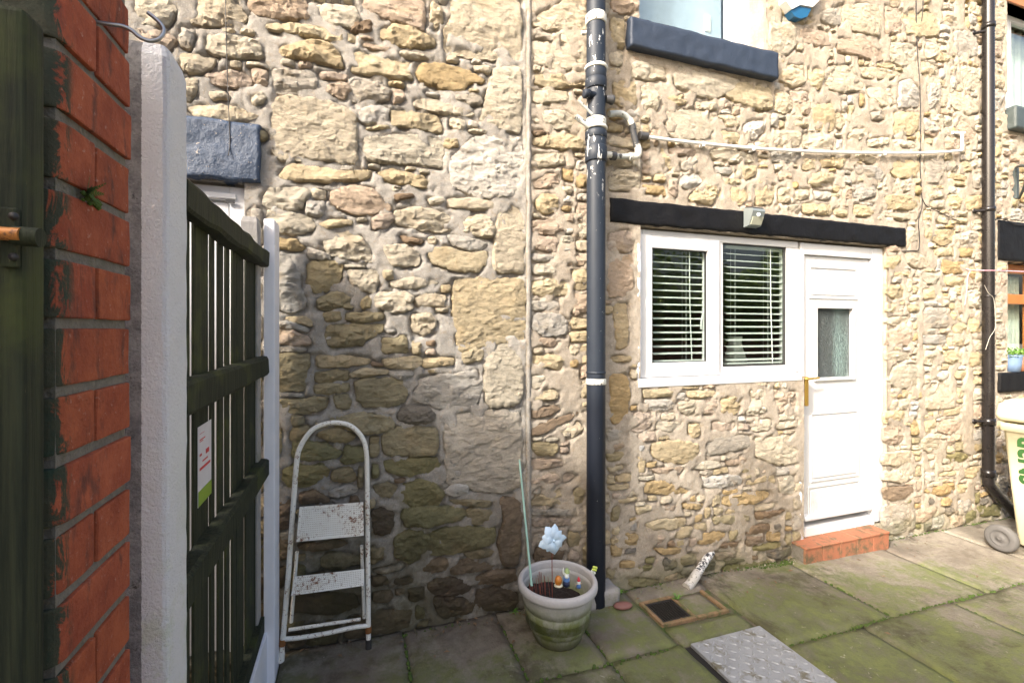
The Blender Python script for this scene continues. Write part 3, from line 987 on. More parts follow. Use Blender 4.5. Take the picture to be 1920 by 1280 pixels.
from mathutils.geometry import delaunay_2d_cdt
def stone_geo(poly, seed, coarse, big, hi):
    P = np.array(poly)
    for it in range(2):                                # round the corners a little
        Q = np.roll(P, -1, 0); c = .13 if it == 0 else .22
        P = np.stack([P*(1-c)+Q*c, P*c+Q*(1-c)], 1).reshape(-1, 2)
    d = np.linalg.norm(np.roll(P, -1, 0)-P, axis=1); per = d.sum()
    s = .0115 if not coarse else .035
    n = int(np.clip(per/s, 12, 110))
    cum = np.concatenate([[0], np.cumsum(d)]); PP = np.vstack([P, P[:1]])
    tt = np.linspace(0, per, n, endpoint=False)
    ox = np.interp(tt, cum, PP[:, 0]); oz = np.interp(tt, cum, PP[:, 1])
    cx, cz = ox.mean(), oz.mean(); w = np.ptp(ox); h = np.ptp(oz); m = min(w, h)
    jj = (fbm(ox*32, oz*32, seed*.37, 3)-.5) * min(.034, m*.36)
    dx, dz = ox-cx, oz-cz; dd = np.hypot(dx, dz)+1e-9
    ox = ox+dx/dd*jj; oz = oz+dz/dd*jj
    t1 = 1-min(.16, .0035/(m/2)); t2 = 1-min(.42, .012/(m/2))
    X = [ox, cx+(ox-cx)*t1, cx+(ox-cx)*t2]; Z = [oz, cz+(oz-cz)*t1, cz+(oz-cz)*t2]; E = [np.full(n, 1.0), np.full(n, t1), np.full(n, t2)]
    inner = list(zip(X[2], Z[2])); rr = random.Random(seed)
    t3 = 1-min(.62, .022/(m/2))
    pts_in = []
    lim = [(cx+(a-cx)*t3, cz+(b-cz)*t3) for a, b in zip(ox, oz)]
    gx, gzz = np.meshgrid(np.arange(ox.min(), ox.max(), s), np.arange(oz.min(), oz.max(), s*.9), indexing='ij')
    gx = gx+(np.arange(gx.shape[1]) % 2)*s*.5+(vnoise(gx*93, gzz*91, seed)-.5)*s*.7; gzz = gzz+(vnoise(gx*89, gzz*97, seed+5.)-.5)*s*.7
    ok = inpoly(gx, gzz, lim)
    X.append(gx[ok]); Z.append(gzz[ok]); E.append(np.full(int(ok.sum()), .3))
    if ok.sum() == 0: X.append(np.array([cx])); Z.append(np.array([cz])); E.append(np.array([.3]))
    X = np.concatenate(X); Z = np.concatenate(Z); E = np.concatenate(E)
    vin = [Vector((float(a), float(c))) for a, c in zip(X, Z)]
    r = delaunay_2d_cdt(vin, [(i, (i+1) % n) for i in range(n)], [], 1, 1e-6)
    vo, fs, orig = r[0], r[2], r[3]
    X = np.array([v.x for v in vo]); Z = np.array([v.y for v in vo]); E = np.array([E[o[0]] if o else .5 for o in orig])
    H = rr.uniform(.003, .013) if hi == 0 else rr.uniform(.001, .010)
    H *= .7 if h < .05 else 1
    tilt = rr.uniform(-.14, .14); tiltx = rr.uniform(-.06, .06)
    prof = np.where(E > .999, 0, np.where(E > t1-1e-6, .55, np.where(E > t2-1e-6, .9, 1.0)))
    fac = np.full(X.shape, .5)                          # broken faces: the lowest of a few tilted planes
    hw, hh = max(w, .06)/2, max(h, .04)/2
    for q in range(5 if big else 7):
        an = rr.uniform(0, 2*math.pi); px_, pz_ = math.cos(an)*hw*rr.uniform(.1, .8), math.sin(an)*hh*rr.uniform(.1, .8)
        sl = rr.uniform(.04, .17) if big else rr.uniform(.06, .42)
        fac = np.minimum(fac, -sl*((X-cx-px_)*math.cos(an)+(Z-cz-pz_)*math.sin(an)*1.2)+rr.uniform(0, .006))
    fac = np.clip(fac, -.014, .010)
    f1 = fbm(X*9+seed, Z*15, seed*.11, 4)-.5
    f2 = fbm(X*34, Z*58+seed, seed*.23, 3)-.5
    f3 = fbm(X*15+Z*5, Z*30-seed, seed*.7, 3)
    ledge = np.clip((f3-.50)*16, 0, 1)*rr.uniform(.003, .014)          # split faces leave ledges
    ridg = (1-np.abs(2*fbm(X*13+3, Z*26, seed, 3)-1))
    k = .62 if big else 1
    y = prof*(H + fac + .006 + k*(f1*.016 + f2*.020 + ledge + (ridg-.7)*.010)) + np.clip((prof-.3)*2, 0, 1)*(tilt*(Z-cz)+tiltx*(X-cx))*.8
    y = y*(.80 if hi else .86)+.0008
    y = np.where(E > .999, -.010, y+.001)
    return X, WY-y, Z, [tuple(f) for f in fs], (cx, cz), 0

labels = ['left stone house with big pale quoins and a rough blue lintel over its door',
          'middle stone house with the white kitchen window and back door under one long black lintel',
          'right stone house beyond the slim black downpipe, with orange wood window frames']
houses = []
for hi in range(3):
    xa = [XL, XS1, XS2, XR]
    houses.append(empty('stone_house', ((xa[hi]+xa[hi+1])/2, WY, 0), labels[hi], 'house', 'houses of the stone terrace'))
bucket = [[], [], []]
for si, (poly, col, tr) in enumerate(stones):
    cx = sum(p[0] for p in poly)/len(poly); cz = sum(p[1] for p in poly)/len(poly)
    hi = 0 if cx < XS1 else (1 if cx < XS2 else 2)
    px, py, d = proj(cx, WY, cz)
    w = max(p[0] for p in poly)-min(p[0] for p in poly); h = max(p[1] for p in poly)-min(p[1] for p in poly)
    vis = -30 < px < 1960 and -30 < py < 1300 and px > 240
    size = w*h*(F/d)**2*(1 if vis else .02)
    bucket[hi].append((size, si, poly, col, tr, vis, w, h, d))
for hi in range(3):
    H = houses[hi]; hx = H.location.x
    B = sorted(bucket[hi], key=lambda t: -t[0])
    SV, SF, SC = [], [], []; nv = 0
    for r, (size, si, poly, col, tr, vis, w, h, d) in enumerate(B):
        X, Y, Z, fs, (cx, cz), A = stone_geo(poly, si+1, not vis, w*h > .045, hi)
        rr = random.Random(si*7+1); v = rr.uniform(.88, 1.12); hs = rr.uniform(-.03, .03)
        c = (min(.8, col[0]*v*(1+hs)), min(.8, col[1]*v), min(.8, col[2]*v*(1-hs*1.5)))
        if r < 296 and vis:
            me = bpy.data.meshes.new('stone')
            me.from_pydata(np.stack([X-cx, Y-WY, Z-cz], 1).tolist(), [], fs)
            o = link('stone', me, M_STONE, H, (cx-hx, 0, cz), smooth=False, color=c)
        else:
            SV.append(np.stack([X-hx, Y-WY, Z], 1)); SF += [tuple(i+nv for i in f) for f in fs]
            SC.append(np.tile([*c, 1.0], (len(X), 1))); nv += len(X)
    me = bpy.data.meshes.new('small_stones'); me.from_pydata(np.concatenate(SV).tolist(), [], SF)
    ca = me.color_attributes.new('tint', 'FLOAT_COLOR', 'POINT'); ca.data.foreach_set('color', np.concatenate(SC).ravel())
    tag(link('small_stone', me, M_STONES, H, (0, 0, 0), smooth=False), kind='stuff')
    print('house', hi, 'stones', len(B), 'tris', len(SF))

# mortar bed of each wall: a rough sheet, sunk a little beside some of the stones
near = occ  # reuse of the raster is not needed further
smask = np.zeros((NX, NZ), bool)
for poly, col, tr in stones:
    xs = [p[0] for p in poly]; zs = [p[1] for p in poly]
    i0, i1 = max(int((min(xs)-XL)/CELL), 0), min(int((max(xs)-XL)/CELL)+2, NX); j0, j1 = max(int((min(zs)-ZB)/CELL), 0), min(int((max(zs)-ZB)/CELL)+2, NZ)
    if i1 <= i0 or j1 <= j0: continue
    gx, gzz = np.meshgrid(XL+(np.arange(i0, i1)+.5)*CELL, ZB+(np.arange(j0, j1)+.5)*CELL, indexing='ij')
    smask[i0:i1, j0:j1] |= inpoly(gx, gzz, poly)
def dil(m, n, down=False):
    m = m.copy()
    for _ in range(n):
        q = m.copy(); q[:, :-1] |= m[:, 1:]
        if not down: q[1:, :] |= m[:-1, :]; q[:-1, :] |= m[1:, :]; q[:, 1:] |= m[:, :-1]
        m = q
    return m
NEAR = dil(smask, 1); UNDER = dil(smask, 2, True)
for hi in range(3):
    xa = [XL, XS1, XS2, XR]; H = houses[hi]
    x0, x1 = xa[hi], xa[hi+1]
    if hi == 2: x1 = XR
    step = .0125
    ex = []; ez = []
    for a, b, c, d in OPEN[hi]: ex += [a, b]; ez += [c, d]
    gxs = np.unique(np.round(np.concatenate([np.arange(x0, x1, step), [x1], [e for e in ex if x0 < e < x1]]), 4))
    gzs = np.unique(np.round(np.concatenate([np.arange(ZB, 4.9, step if hi < 2 else .015), [4.9], ez]), 4))
    GX, GZ = np.meshgrid(gxs, gzs, indexing='ij')
    I = np.clip(((GX-XL)/CELL).astype(int), 0, NX-1); J = np.clip(((GZ-ZB)/CELL).astype(int), 0, NZ-1)
    n1 = fbm(GX*6, GZ*6, 2.2, 3)-.5; n2 = fbm(GX*30, GZ*30, 9.1, 4)-.5; n3 = fbm(GX*14, GZ*14, 5.5, 3)
    y = (.0068 if hi == 0 else .0085)+n1*.007+n2*.010
    crev = np.clip((n3-.46)*8, 0, 1)
    y -= np.where(NEAR[I, J], crev*.010, 0) + np.where(UNDER[I, J], np.clip((n3-.42)*7, 0, 1)*.016, 0)
    if hi == 1: y += .002
    Y = WY-y
    nx, nz = GX.shape
    idx = np.arange(nx*nz).reshape(nx, nz)
    keep = np.ones((nx-1, nz-1), bool)
    mx = (gxs[:-1]+gxs[1:])/2; mz = (gzs[:-1]+gzs[1:])/2
    for a, b, c, d in OPEN[hi]:
        keep &= ~(((mx > a) & (mx < b))[:, None] & ((mz > c) & (mz < d))[None, :])
    q = np.stack([idx[:-1, :-1], idx[1:, :-1], idx[1:, 1:], idx[:-1, 1:]], -1)[keep]
    me = bpy.data.meshes.new('mortar')
    V = np.stack([GX-H.location.x, Y-WY, GZ], -1).reshape(-1, 3)
    me.vertices.add(len(V)); me.vertices.foreach_set('co', V.ravel().astype(np.float32))
    me.loops.add(q.size); me.loops.foreach_set('vertex_index', q.ravel().astype(np.int32))
    me.polygons.add(len(q)); me.polygons.foreach_set('loop_start', np.arange(0, q.size, 4, dtype=np.int32))
    me.update(calc_edges=True); me.validate()
    link('mortar', me, M_MORT[hi], H, smooth=True)
    # the sides of the openings
    for a, b, c, d in OPEN[hi]:
        mb = MB(); t = .012
        y0 = WY-.002
        sides = [(a-.03, a, c-.03, d+.03), (b, b+.03, c-.03, d+.03), (a, b, c-.03, c), (a, b, d, d+.03)]
        if (a, b) == (KW0, KD0): sides.pop(1)
        if (a, b) == (KD0, KD1): sides[0] = (a-.03, a, c-.03, KZB-.031)
        for X0, X1, Z0, Z1 in sides:
            mb.box(X0, X1, y0+.006, WY+.34, Z0, Z1)
        mb.build('reveal', M_MORT[hi], H)
    # the rest of the wall's thickness
    mb = MB(); xs = sorted(set([x0+.002, x1-.002]+[min(max(v, x0+.002), x1-.002) for a, b, c, d in OPEN[hi] for v in (a-.03, b+.03)]))
    for xa_, xb_ in zip(xs[:-1], xs[1:]):
        xm = (xa_+xb_)/2
        zs = sorted([(c-.03, d+.03) for a, b, c, d in OPEN[hi] if a-.03 < xm < b+.03]); z = ZB
        for c, d in zs+[(4.9, 4.9)]:
            if c > z+.01: mb.box(xa_, xb_, WY+.05, WY+.38, z, c)
            z = max(z, d)
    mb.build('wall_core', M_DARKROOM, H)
print('STONES', len(stones))
# ================================================================ stone frames, windows and doors of the houses
def rough_block(x0, x1, y0, y1, z0, z1, amp=.004, step=.02, seed=0):
    """a dressed stone: finely cut box whose faces and arrises are uneven"""
    bm = bmesh.new()
    nx, ny, nz = max(2, int((x1-x0)/step)), max(2, int((y1-y0)/step)), max(2, int((z1-z0)/step))
    nx = min(nx, 120)
    vid = {}
    def V(i, j, k):
        if (i, j, k) not in vid: vid[(i, j, k)] = bm.verts.new((x0+(x1-x0)*i/nx, y0+(y1-y0)*j/ny, z0+(z1-z0)*k/nz))
        return vid[(i, j, k)]
    for i in range(nx):
        for k in range(nz):
            bm.faces.new((V(i, 0, k), V(i+1, 0, k), V(i+1, 0, k+1), V(i, 0, k+1))); bm.faces.new((V(i, ny, k), V(i, ny, k+1), V(i+1, ny, k+1), V(i+1, ny, k)))
        for j in range(ny):
            bm.faces.new((V(i, j, 0), V(i, j+1, 0), V(i+1, j+1, 0), V(i+1, j, 0))); bm.faces.new((V(i, j, nz), V(i+1, j, nz), V(i+1, j+1, nz), V(i, j+1, nz)))
    for j in range(ny):
        for k in range(nz):
            bm.faces.new((V(0, j, k), V(0, j, k+1), V(0, j+1, k+1), V(0, j+1, k))); bm.faces.new((V(nx, j, k), V(nx, j+1, k), V(nx, j+1, k+1), V(nx, j, k+1)))
    cs = np.array([v.co[:] for v in bm.verts])
    nn = [fbm(cs[:, 0]*22+seed, cs[:, 1]*22+cs[:, 2]*3, cs[:, 2]*9+q*7, 3)-.5 for q in range(3)] if False else None
    a = fbm(cs[:, 0]*14+seed, cs[:, 2]*14, 1.3, 4)-.5; b = fbm(cs[:, 0]*16, cs[:, 1]*16+seed, 4.1, 4)-.5; c = fbm(cs[:, 1]*16+seed, cs[:, 2]*16, 2.1, 4)-.5
    for v, p, q, r in zip(bm.verts, a, b, c):
        ex = min((v.co.y-y0), .012)/.012; ez = min(v.co.z-z0, z1-v.co.z, .012)/.012
        v.co.y += p*amp*2.2 + (1-ez)*.004
        v.co.z += q*amp*1.6
        v.co.x += r*amp*1.6
    vs = [v.co.copy() for v in bm.verts]; bm.verts.index_update()
    fs = [[v.index for v in f.verts] for f in bm.faces]; bm.free()
    m = MB(); m.add(vs, fs, True); return m
HL, HM, HR = houses
rough_block(-1.6, BL1, WY-.035, WY+.08, 2.272, 2.545, .012, .018, 3).build('lintel', M_BLUEST, HL)
rough_block(LX0, LX1, WY-.022, WY+.10, wp(1300, 429, WY-.02)[1], wp(1300, 386.5, WY-.02)[1], .009, .016, 5).build('lintel', M_BLACKST, HM)
rough_block(SX0, SX1, WY-.065, WY+.16, SZ0, SZ1, .006, .016, 8).build('sill', M_NAVY, HM)
rough_block(wp(1868, 450)[0], 6.9, WY-.02, WY+.10, RLZB, RLZT, .004, .02, 9).build('lintel', M_BLACKST, HR)
rough_block(wp(1868, 715)[0], 6.9, WY-.03, WY+.10, RSZB, RSZT, .004, .02, 10).build('sill', M_BLACKST, HR)
rough_block(RU0, 6.9, WY-.07, WY+.12, RUZB, RUZ, .005, .02, 12).build('sill', M_GREENST, HR)
MB().box(RU0-.08, 6.9, WY-.012, WY+.14, RUZT, RUZT+.11, .004).build('lintel', M_ORWOOD, HR)
# dressed jamb right of the upstairs window
rough_block(UW1, UW1+.15, WY-.012, WY+.18, SZ1-.005, 3.45, .003, .02, 14).build('jamb_stone', M_MORT[2], HM)
rough_block(UW1+.004, UW1+.152, WY-.010, WY+.18, 3.46, 4.3, .003, .02, 15).build('jamb_stone', M_MORT[2], HM)
# narrow pointing strip along the joint between left and middle house
rough_block(XS1+.004, XS1+.030, WY-.014, WY+.03, -.05, 4.8, .006, .012, 21).build('pointing_strip', M_MORT[0], HL)

def frame_rect(m, x0, x1, z0, z1, y0, y1, w, b=.004, wb=None):
    wb = w if wb is None else wb
    m.box(x0, x0+w, y0, y1, z0, z1, b); m.box(x1-w, x1, y0, y1, z0, z1, b)
    m.box(x0+w-.001, x1-w+.001, y0+.001, y1, z1-w, z1-.001, b); m.box(x0+w-.001, x1-w+.001, y0+.001, y1, z0+.001, z0+wb, b)
# --- kitchen window
win = empty('window', None or (0, 0, 0)); win.parent = HM; win.location = Vector((KW0, FY, KZB))-HM.location
wz0, wz1 = wp(1200, 708, FY)[1], KZT-.012
xm = wp(1350, 575, FY)[0]; xq = wp(1476, 575, FY)[0]
m = MB()
m.box(KW0+.004, KW0+.045, FY, FY+.07, wz0, wz1, .004)
m.box(KW0+.046, KD0-.002, FY+.001, FY+.07, wz1-.045, wz1, .004)
m.box(xm-.004, xm+.026, FY+.0005, FY+.07, wz0, wz1-.046, .004)
m.box(xq, KD0+.012, FY+.002, FY+.07, wz0, wz1-.046, .004)
m.box(xm+.026, xq, FY+.001, FY+.07, wz0, wp(1420, 686, FY)[1], .004)
m.build('frame', M_UPVC, win)
ps = wp(1345, 575, FY-.014)
sx0, sx1 = wp(1198, 575, FY-.014)[0], wp(1349.5, 575, FY-.014)[0]
sz0, sz1 = wp(1260, 706, FY-.014)[1], wp(1260, 443.5, FY-.014)[1]
gx0, gx1 = wp(1221, 575, FY)[0], wp(1325.5, 575, FY)[0]; gz0, gz1 = wp(1270, 679, FY)[1], wp(1270, 468, FY)[1]
m = MB()
m.box(sx0, gx0, FY-.014, FY+.05, sz0, sz1, .006); m.box(gx1, sx1, FY-.014, FY+.05, sz0, sz1, .006)
m.box(gx0-.002, gx1+.002, FY-.0135, FY+.05, sz0+.001, gz0, .005); m.box(gx0-.002, gx1+.002, FY-.0135, FY+.05, gz1, sz1-.001, .005)
m.build('sash', M_UPVC, win)
m = MB(); frame_rect(m, gx0-.001, gx1+.001, gz0-.001, gz1+.001, FY+.004, FY+.02, .006, 0); m.build('gasket', M_GASKET, win)
MB().box(gx0, gx1, FY+.012, FY+.018, gz0, gz1).build('pane', M_GLASS, win)
fx0, fx1 = wp(1356.5, 575, FY)[0], wp(1475.5, 575, FY)[0]; fz0, fz1 = wp(1415, 685.5, FY)[1], wz1-.046
m = MB(); frame_rect(m, fx0-.002, fx1+.0, fz0-.002, fz1+.001, FY+.012, FY+.03, .009, 0); m.build('gasket', M_GASKET, win)
MB().box(fx0, fx1, FY+.020, FY+.026, fz0, fz1).build('pane', M_GLASS, win)
m = MB(); m.box(wp(1196, 715, FY-.04)[0], wp(1502, 715, FY-.04)[0], FY-.05, FY+.02, KZB-.022, wz0-.002, .006)
m.build('sill', M_UPVC, win)
# white painted filler round the frame
m = rough_block(KW0-.018, KW0+.006, WY-.008, WY+.05, KZB-.02, KZT, .010, .014, 31); m.build('painted_edge', M_WPAINT, HM)
# window handle inside the casement
hx, hz = wp(1317, 600, FY+.03); m = MB()
m.tube(bez([(hx+.02, FY+.05, hz+.05), (hx+.012, FY+.04, hz+.04), (hx-.004, FY+.035, hz-.01), (hx-.002, FY+.04, hz-.06)]), .007, 10); m.build('handle', M_UPVC, win)

# --- back door
door = empty('door'); door.parent = HM; door.location = Vector((KD0, FY, .06))-HM.location
dx0, dx1 = KD0+.002, KD1-.002; dz0, dz1 = .075, KZT-.015
lx0 = wp(1507, 700, FY)[0]; lx1 = wp(1634, 700, FY)[0]; lz1 = wp(1570, 481, FY)[1]; lz0 = .17
m = MB()
m.box(dx0+.012, lx0, FY-.006, FY+.07, dz0, dz1, .005); m.box(lx1, dx1, FY-.006, FY+.07, dz0, dz1, .005); m.box(lx0, lx1, FY-.005, FY+.07, lz1, dz1-.001, .005)
m.box(lx0-.01, lx1+.01, FY-.018, FY+.07, .062, .135, .006)
m.build('frame', M_UPVC, door)
def pr(x0, y0, x1, y1, yy=FY): a = wp(x0, (y0+y1)/2, yy)[0]; b = wp(x1, (y0+y1)/2, yy)[0]; xm_ = (x0+x1)/2; return a, b, wp(xm_, y1, yy)[1], wp(xm_, y0, yy)[1]
LY = FY+.018
gxa, gxb, gza, gzb = pr(1528.6, 578, 1595.8, 707, LY)
m = MB()
m.box(lx0+.003, gxa, LY, LY+.045, lz0, lz1-.004, .003); m.box(gxb, lx1-.003, LY, LY+.045, lz0, lz1-.004, .003)
m.box(gxa, gxb, LY, LY+.045, lz0, gza, 0); m.box(gxa, gxb, LY, LY+.045, gzb, lz1-.004, 0)
m.build('leaf', M_UPVC2, door)
def moulding(x0, x1, z0, z1, y=LY, w=.022, t=.010):
    t *= 1.7
    mm = MB(); frame_rect(mm, x0, x1, z0, z1, y-t, y+.004, w, .005); mm.build('panel_moulding', M_UPVC2, door)
moulding(gxa-.022, gxb+.022, gza-.022, gzb+.022, w=.024, t=.012)
a, b, c, d = pr(1516, 501, 1607, 561, LY); moulding(a, b, c, d, w=.014, t=.006)
MB().box(a+.03, b-.03, LY-.007, LY+.002, c+.03, d-.03, .005).build('panel', M_UPVC2, door)
a, b, c, d = pr(1519, 771, 1609, 898, LY); moulding(a, b, c, d, w=.014, t=.006); MB().box(a+.03, b-.03, LY-.008, LY+.002, c+.03, d-.03, .006).build('panel', M_UPVC2, door)
a, b, c, d = pr(1513, 905, 1612, 966, LY); moulding(a, b, c, d, w=.014, t=.006); MB().box(a+.03, b-.03, LY-.008, LY+.002, c+.03, d-.03, .006).build('panel', M_UPVC2, door)
MB().box(gxa, gxb, LY+.014, LY+.020, gza, gzb).build('pane', M_OBSC, door)
m = MB(); a, b = wp(1503, 985, FY)[0], wp(1628, 965, FY)[0]
m.box(a, b, FY-.030, LY+.01, .185, .215, .010); m.build('weather_bar', M_UPVC, door)
hx, hz = wp(1505, 733, FY-.02); m = MB()
m.box(hx-.004, hx+.024, WY-.014, FY-.004, hz-.105, hz+.105, .004)
m.tube(bez([(hx, FY-.01, hz+.09), (hx, FY-.05, hz+.09), (hx+.04, FY-.055, hz+.092), (hx+.12, FY-.05, hz+.095)]), .008, 10)
m.build('handle', M_BRASS, door)
rough_block(KD0-.036, KD0-.004, WY-.004, FY+.01, .05, 1.19, .006, .014, 37).build('painted_edge', M_WPAINT, HM)

# --- upstairs window
w2 = empty('window'); w2.parent = HM; w2.location = Vector((UW0, UY, SZ1))-HM.location
m = MB(); ux = wp(1376, 60, UY)[0]
m.box(UW0-.10, UW0+.03, UY, UY+.07, SZ1-.02, 4.3, .004); m.box(ux, UW1, UY, UY+.07, SZ1-.02, 4.3, .004)
m.box(UW0+.03, ux, UY+.001, UY+.07, SZ1-.02, SZ1+.05, .004); m.build('frame', M_UPVC, w2)
MB().box(UW0+.03, ux, UY+.03, UY+.036, SZ1+.05, 4.3).build('pane', M_GLASS, w2)
# --- neighbour's windows on the right
w3 = empty('window'); w3.parent = HR; w3.location = Vector((RG0, R1Y, RSZT))-HR.location
m = MB(); rg1 = RG0+1.28
m.box(RG0+.002, rg1, R1Y, R1Y+.06, RLZB-.085, RLZB-.004, .006)
m.box(RG0+.002, rg1, R1Y-.012, R1Y+.06, wp(1900, 568)[1], wp(1900, 549)[1], .006)
m.box(RG0+.002, RG0+.03, R1Y+.002, R1Y+.06, RSZT+.05, RLZB-.09, .006)
m.box(RG0+.002, rg1, R1Y+.002, R1Y+.06, RSZT+.002, RSZT+.05, .006)
m.box(RG0+.60, RG0+.66, R1Y+.002, R1Y+.06, RSZT+.05, RLZB-.09, .006)
m.build('frame', M_ORWOOD, w3)
MB().box(RG0+.03, rg1, R1Y+.03, R1Y+.034, RSZT+.05, RLZB-.085).build('pane', M_GLASS, w3)
w4 = empty('window'); w4.parent = HR; w4.location = Vector((RU0, R1Y, RUZ))-HR.location
m = MB(); m.box(RU0+.002, RU0+.10, R1Y-.03, R1Y+.05, RUZ+.002, RUZT-.30, .006); m.box(RU0+.002, RU0+.09, R1Y-.026, R1Y+.05, RUZT-.28, RUZT-.06, .006)
m.box(RU0+.10, RU0+1.19, R1Y, R1Y+.05, RUZ+.002, RUZ+.07, .006); m.box(RU0+.10, RU0+1.19, R1Y-.001, R1Y+.05, RUZT-.05, RUZT-.002, .006)
m.box(RU0+.24, RU0+.30, R1Y-.002, R1Y+.05, RUZ+.07, RUZT-.05, .006)
m.build('frame', M_UPVC, w4); MB().box(RU0+.1, RU0+1.19, R1Y+.02, R1Y+.024, RUZ+.07, RUZT-.05).build('pane', M_GLASS, w4)
# --- neighbour's door on the left, seen over and through the fence
NY = WY+.03
dl = empty('door'); dl.parent = HL; dl.location = Vector((ND1, NY, .04))-HL.location
m = MB(); m.box(ND1-.07, ND1-.002, NY, NY+.07, .04, 2.255, .004); m.box(-1.6, ND1-.07, NY+.001, NY+.07, 2.19, 2.255, .004); m.box(ND1-1.03, ND1-.95, NY, NY+.07, .04, 2.19, .004)
m.build('frame', M_UPVC, dl)
MB().box(ND1-.94, ND1-.075, NY+.012, NY+.06, .05, 2.18, .004).build('leaf', M_UPVC2, dl)
m = MB(); vx, vz = wp(429, 360, NY-.008); m.box(-.95, vx+.03, NY-.012, NY+.01, 2.196, 2.222, .004); m.build('trickle_vent_hood', M_UPVC, dl)
MB().box(vx-.012, vx+.026, NY-.016, NY-.010, 2.175, 2.19, .001).build('vent_slot', M_GASKET, dl)
MB().box(-1.6, ND1-1.03, NY+.01, NY+.05, .04, 2.19, .004).build('side_panel', M_UPVC2, dl)
m = MB(); m.box(ND1+.002, ND1+.05, WY-.004, NY+.03, .04, 2.26, .006); m.build('painted_edge', M_MORT[1], HL)

# --- rooms behind the glass
def room(x0, x1, z0, z1, y0, y1, mat, extra=None):
    m = MB(); t = .05
    m.box(x0-t, x0, y0, y1, z0, z1); m.box(x1, x1+t, y0, y1, z0, z1); m.box(x0-t, x1+t, y1, y1+t, z0, z1)
    m.box(x0-t, x1+t, y0, y1+t, z0-t, z0); m.box(x0-t, x1+t, y0, y1+t, z1, z1+t)
    o = m.build('room_interior', mat); tag(o, kind='structure'); return o
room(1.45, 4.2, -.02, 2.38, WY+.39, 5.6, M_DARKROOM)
M_PALE = plain('pale_blue_curtain_cloth', (.55, .63, .78), .9)
room(1.6, 3.3, 2.75, 4.6, WY+.39, 4.3, plain('pale_bedroom_plaster', (.42, .46, .54), .9))
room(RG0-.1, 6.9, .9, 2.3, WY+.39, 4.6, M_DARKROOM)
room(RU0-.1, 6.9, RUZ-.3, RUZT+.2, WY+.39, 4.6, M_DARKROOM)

def cloth(name, x0, x1, z0, z1, y, mat, label, cat, folds=9, amp=.018):
    m = MB(); n = 90; k = 6; vs = []; fs = []
    for j in range(k+1):
        for i in range(n+1):
            a = i/n; yy = y+amp*math.sin(a*folds*2*math.pi+.5*math.sin(a*7))*(1-.3*j/k)
            vs.append((x0+(x1-x0)*a, yy, z0+(z1-z0)*j/k))
    for j in range(k):
        for i in range(n): fs.append([j*(n+1)+i, j*(n+1)+i+1, (j+1)*(n+1)+i+1, (j+1)*(n+1)+i])
    m.add(vs, fs, True); o = m.build(name, mat, loc=(x0, y, z1))
    md = o.modifiers.new('thickness', 'SOLIDIFY'); md.thickness = .003
    return tag(o, label, cat)
M_NET = plain('off_white_net_cloth', (.62, .64, .58), .9); M_WHCL = plain('white_curtain_cloth', (.85, .86, .88), .9)
cloth('net_curtain', RG0+.03, 6.1, RSZT+.05, RLZB-.1, R1Y+.10, M_NET, 'pale net curtain behind the orange framed ground floor window at the right edge', 'curtain')
cloth('net_curtain', RU0+.1, 6.6, RUZ+.05, RUZT-.03, R1Y+.10, M_NET, 'pale net curtain in the upstairs window beyond the slim black downpipe', 'curtain')
cloth('window_curtain', UW0+.02, wp(1346, 50, UY+.10)[0], SZ1+.02, 4.3, UY+.065, M_PALE, 'plain bluish curtain filling most of the upstairs window above the dark blue sill', 'curtain', 2, .006)
cloth('window_curtain', wp(1352, 50, UY+.08)[0], UW1-.01, SZ1+.02, 4.3, UY+.055, M_WHCL, 'bright white curtain gathered at the right side of the upstairs window', 'curtain', 3, .012)
ox, oz = wp(1344, 60, UY+.06)
m = MB(); m.lathe([(.001, -.02), (.055, -.02), (.060, .04), (.058, .13), (.045, .17), (.02, .195), (.001, .20)], (ox, UY+.13, oz), 28)
o = m.build('white_jar', M_WHCL, loc=(ox, UY+.07, oz-.02)); tag(o, 'rounded white jar standing inside the upstairs window by the white curtain', 'jar')
m = MB(); m.box(ox-.11, ox-.055, UY+.05, UY+.09, oz-.02, oz+.10, .012); o = m.build('jar_box', M_WHCL); o.name = 'white_box'; tag(o, 'small white box beside the rounded white jar inside the upstairs window', 'box')

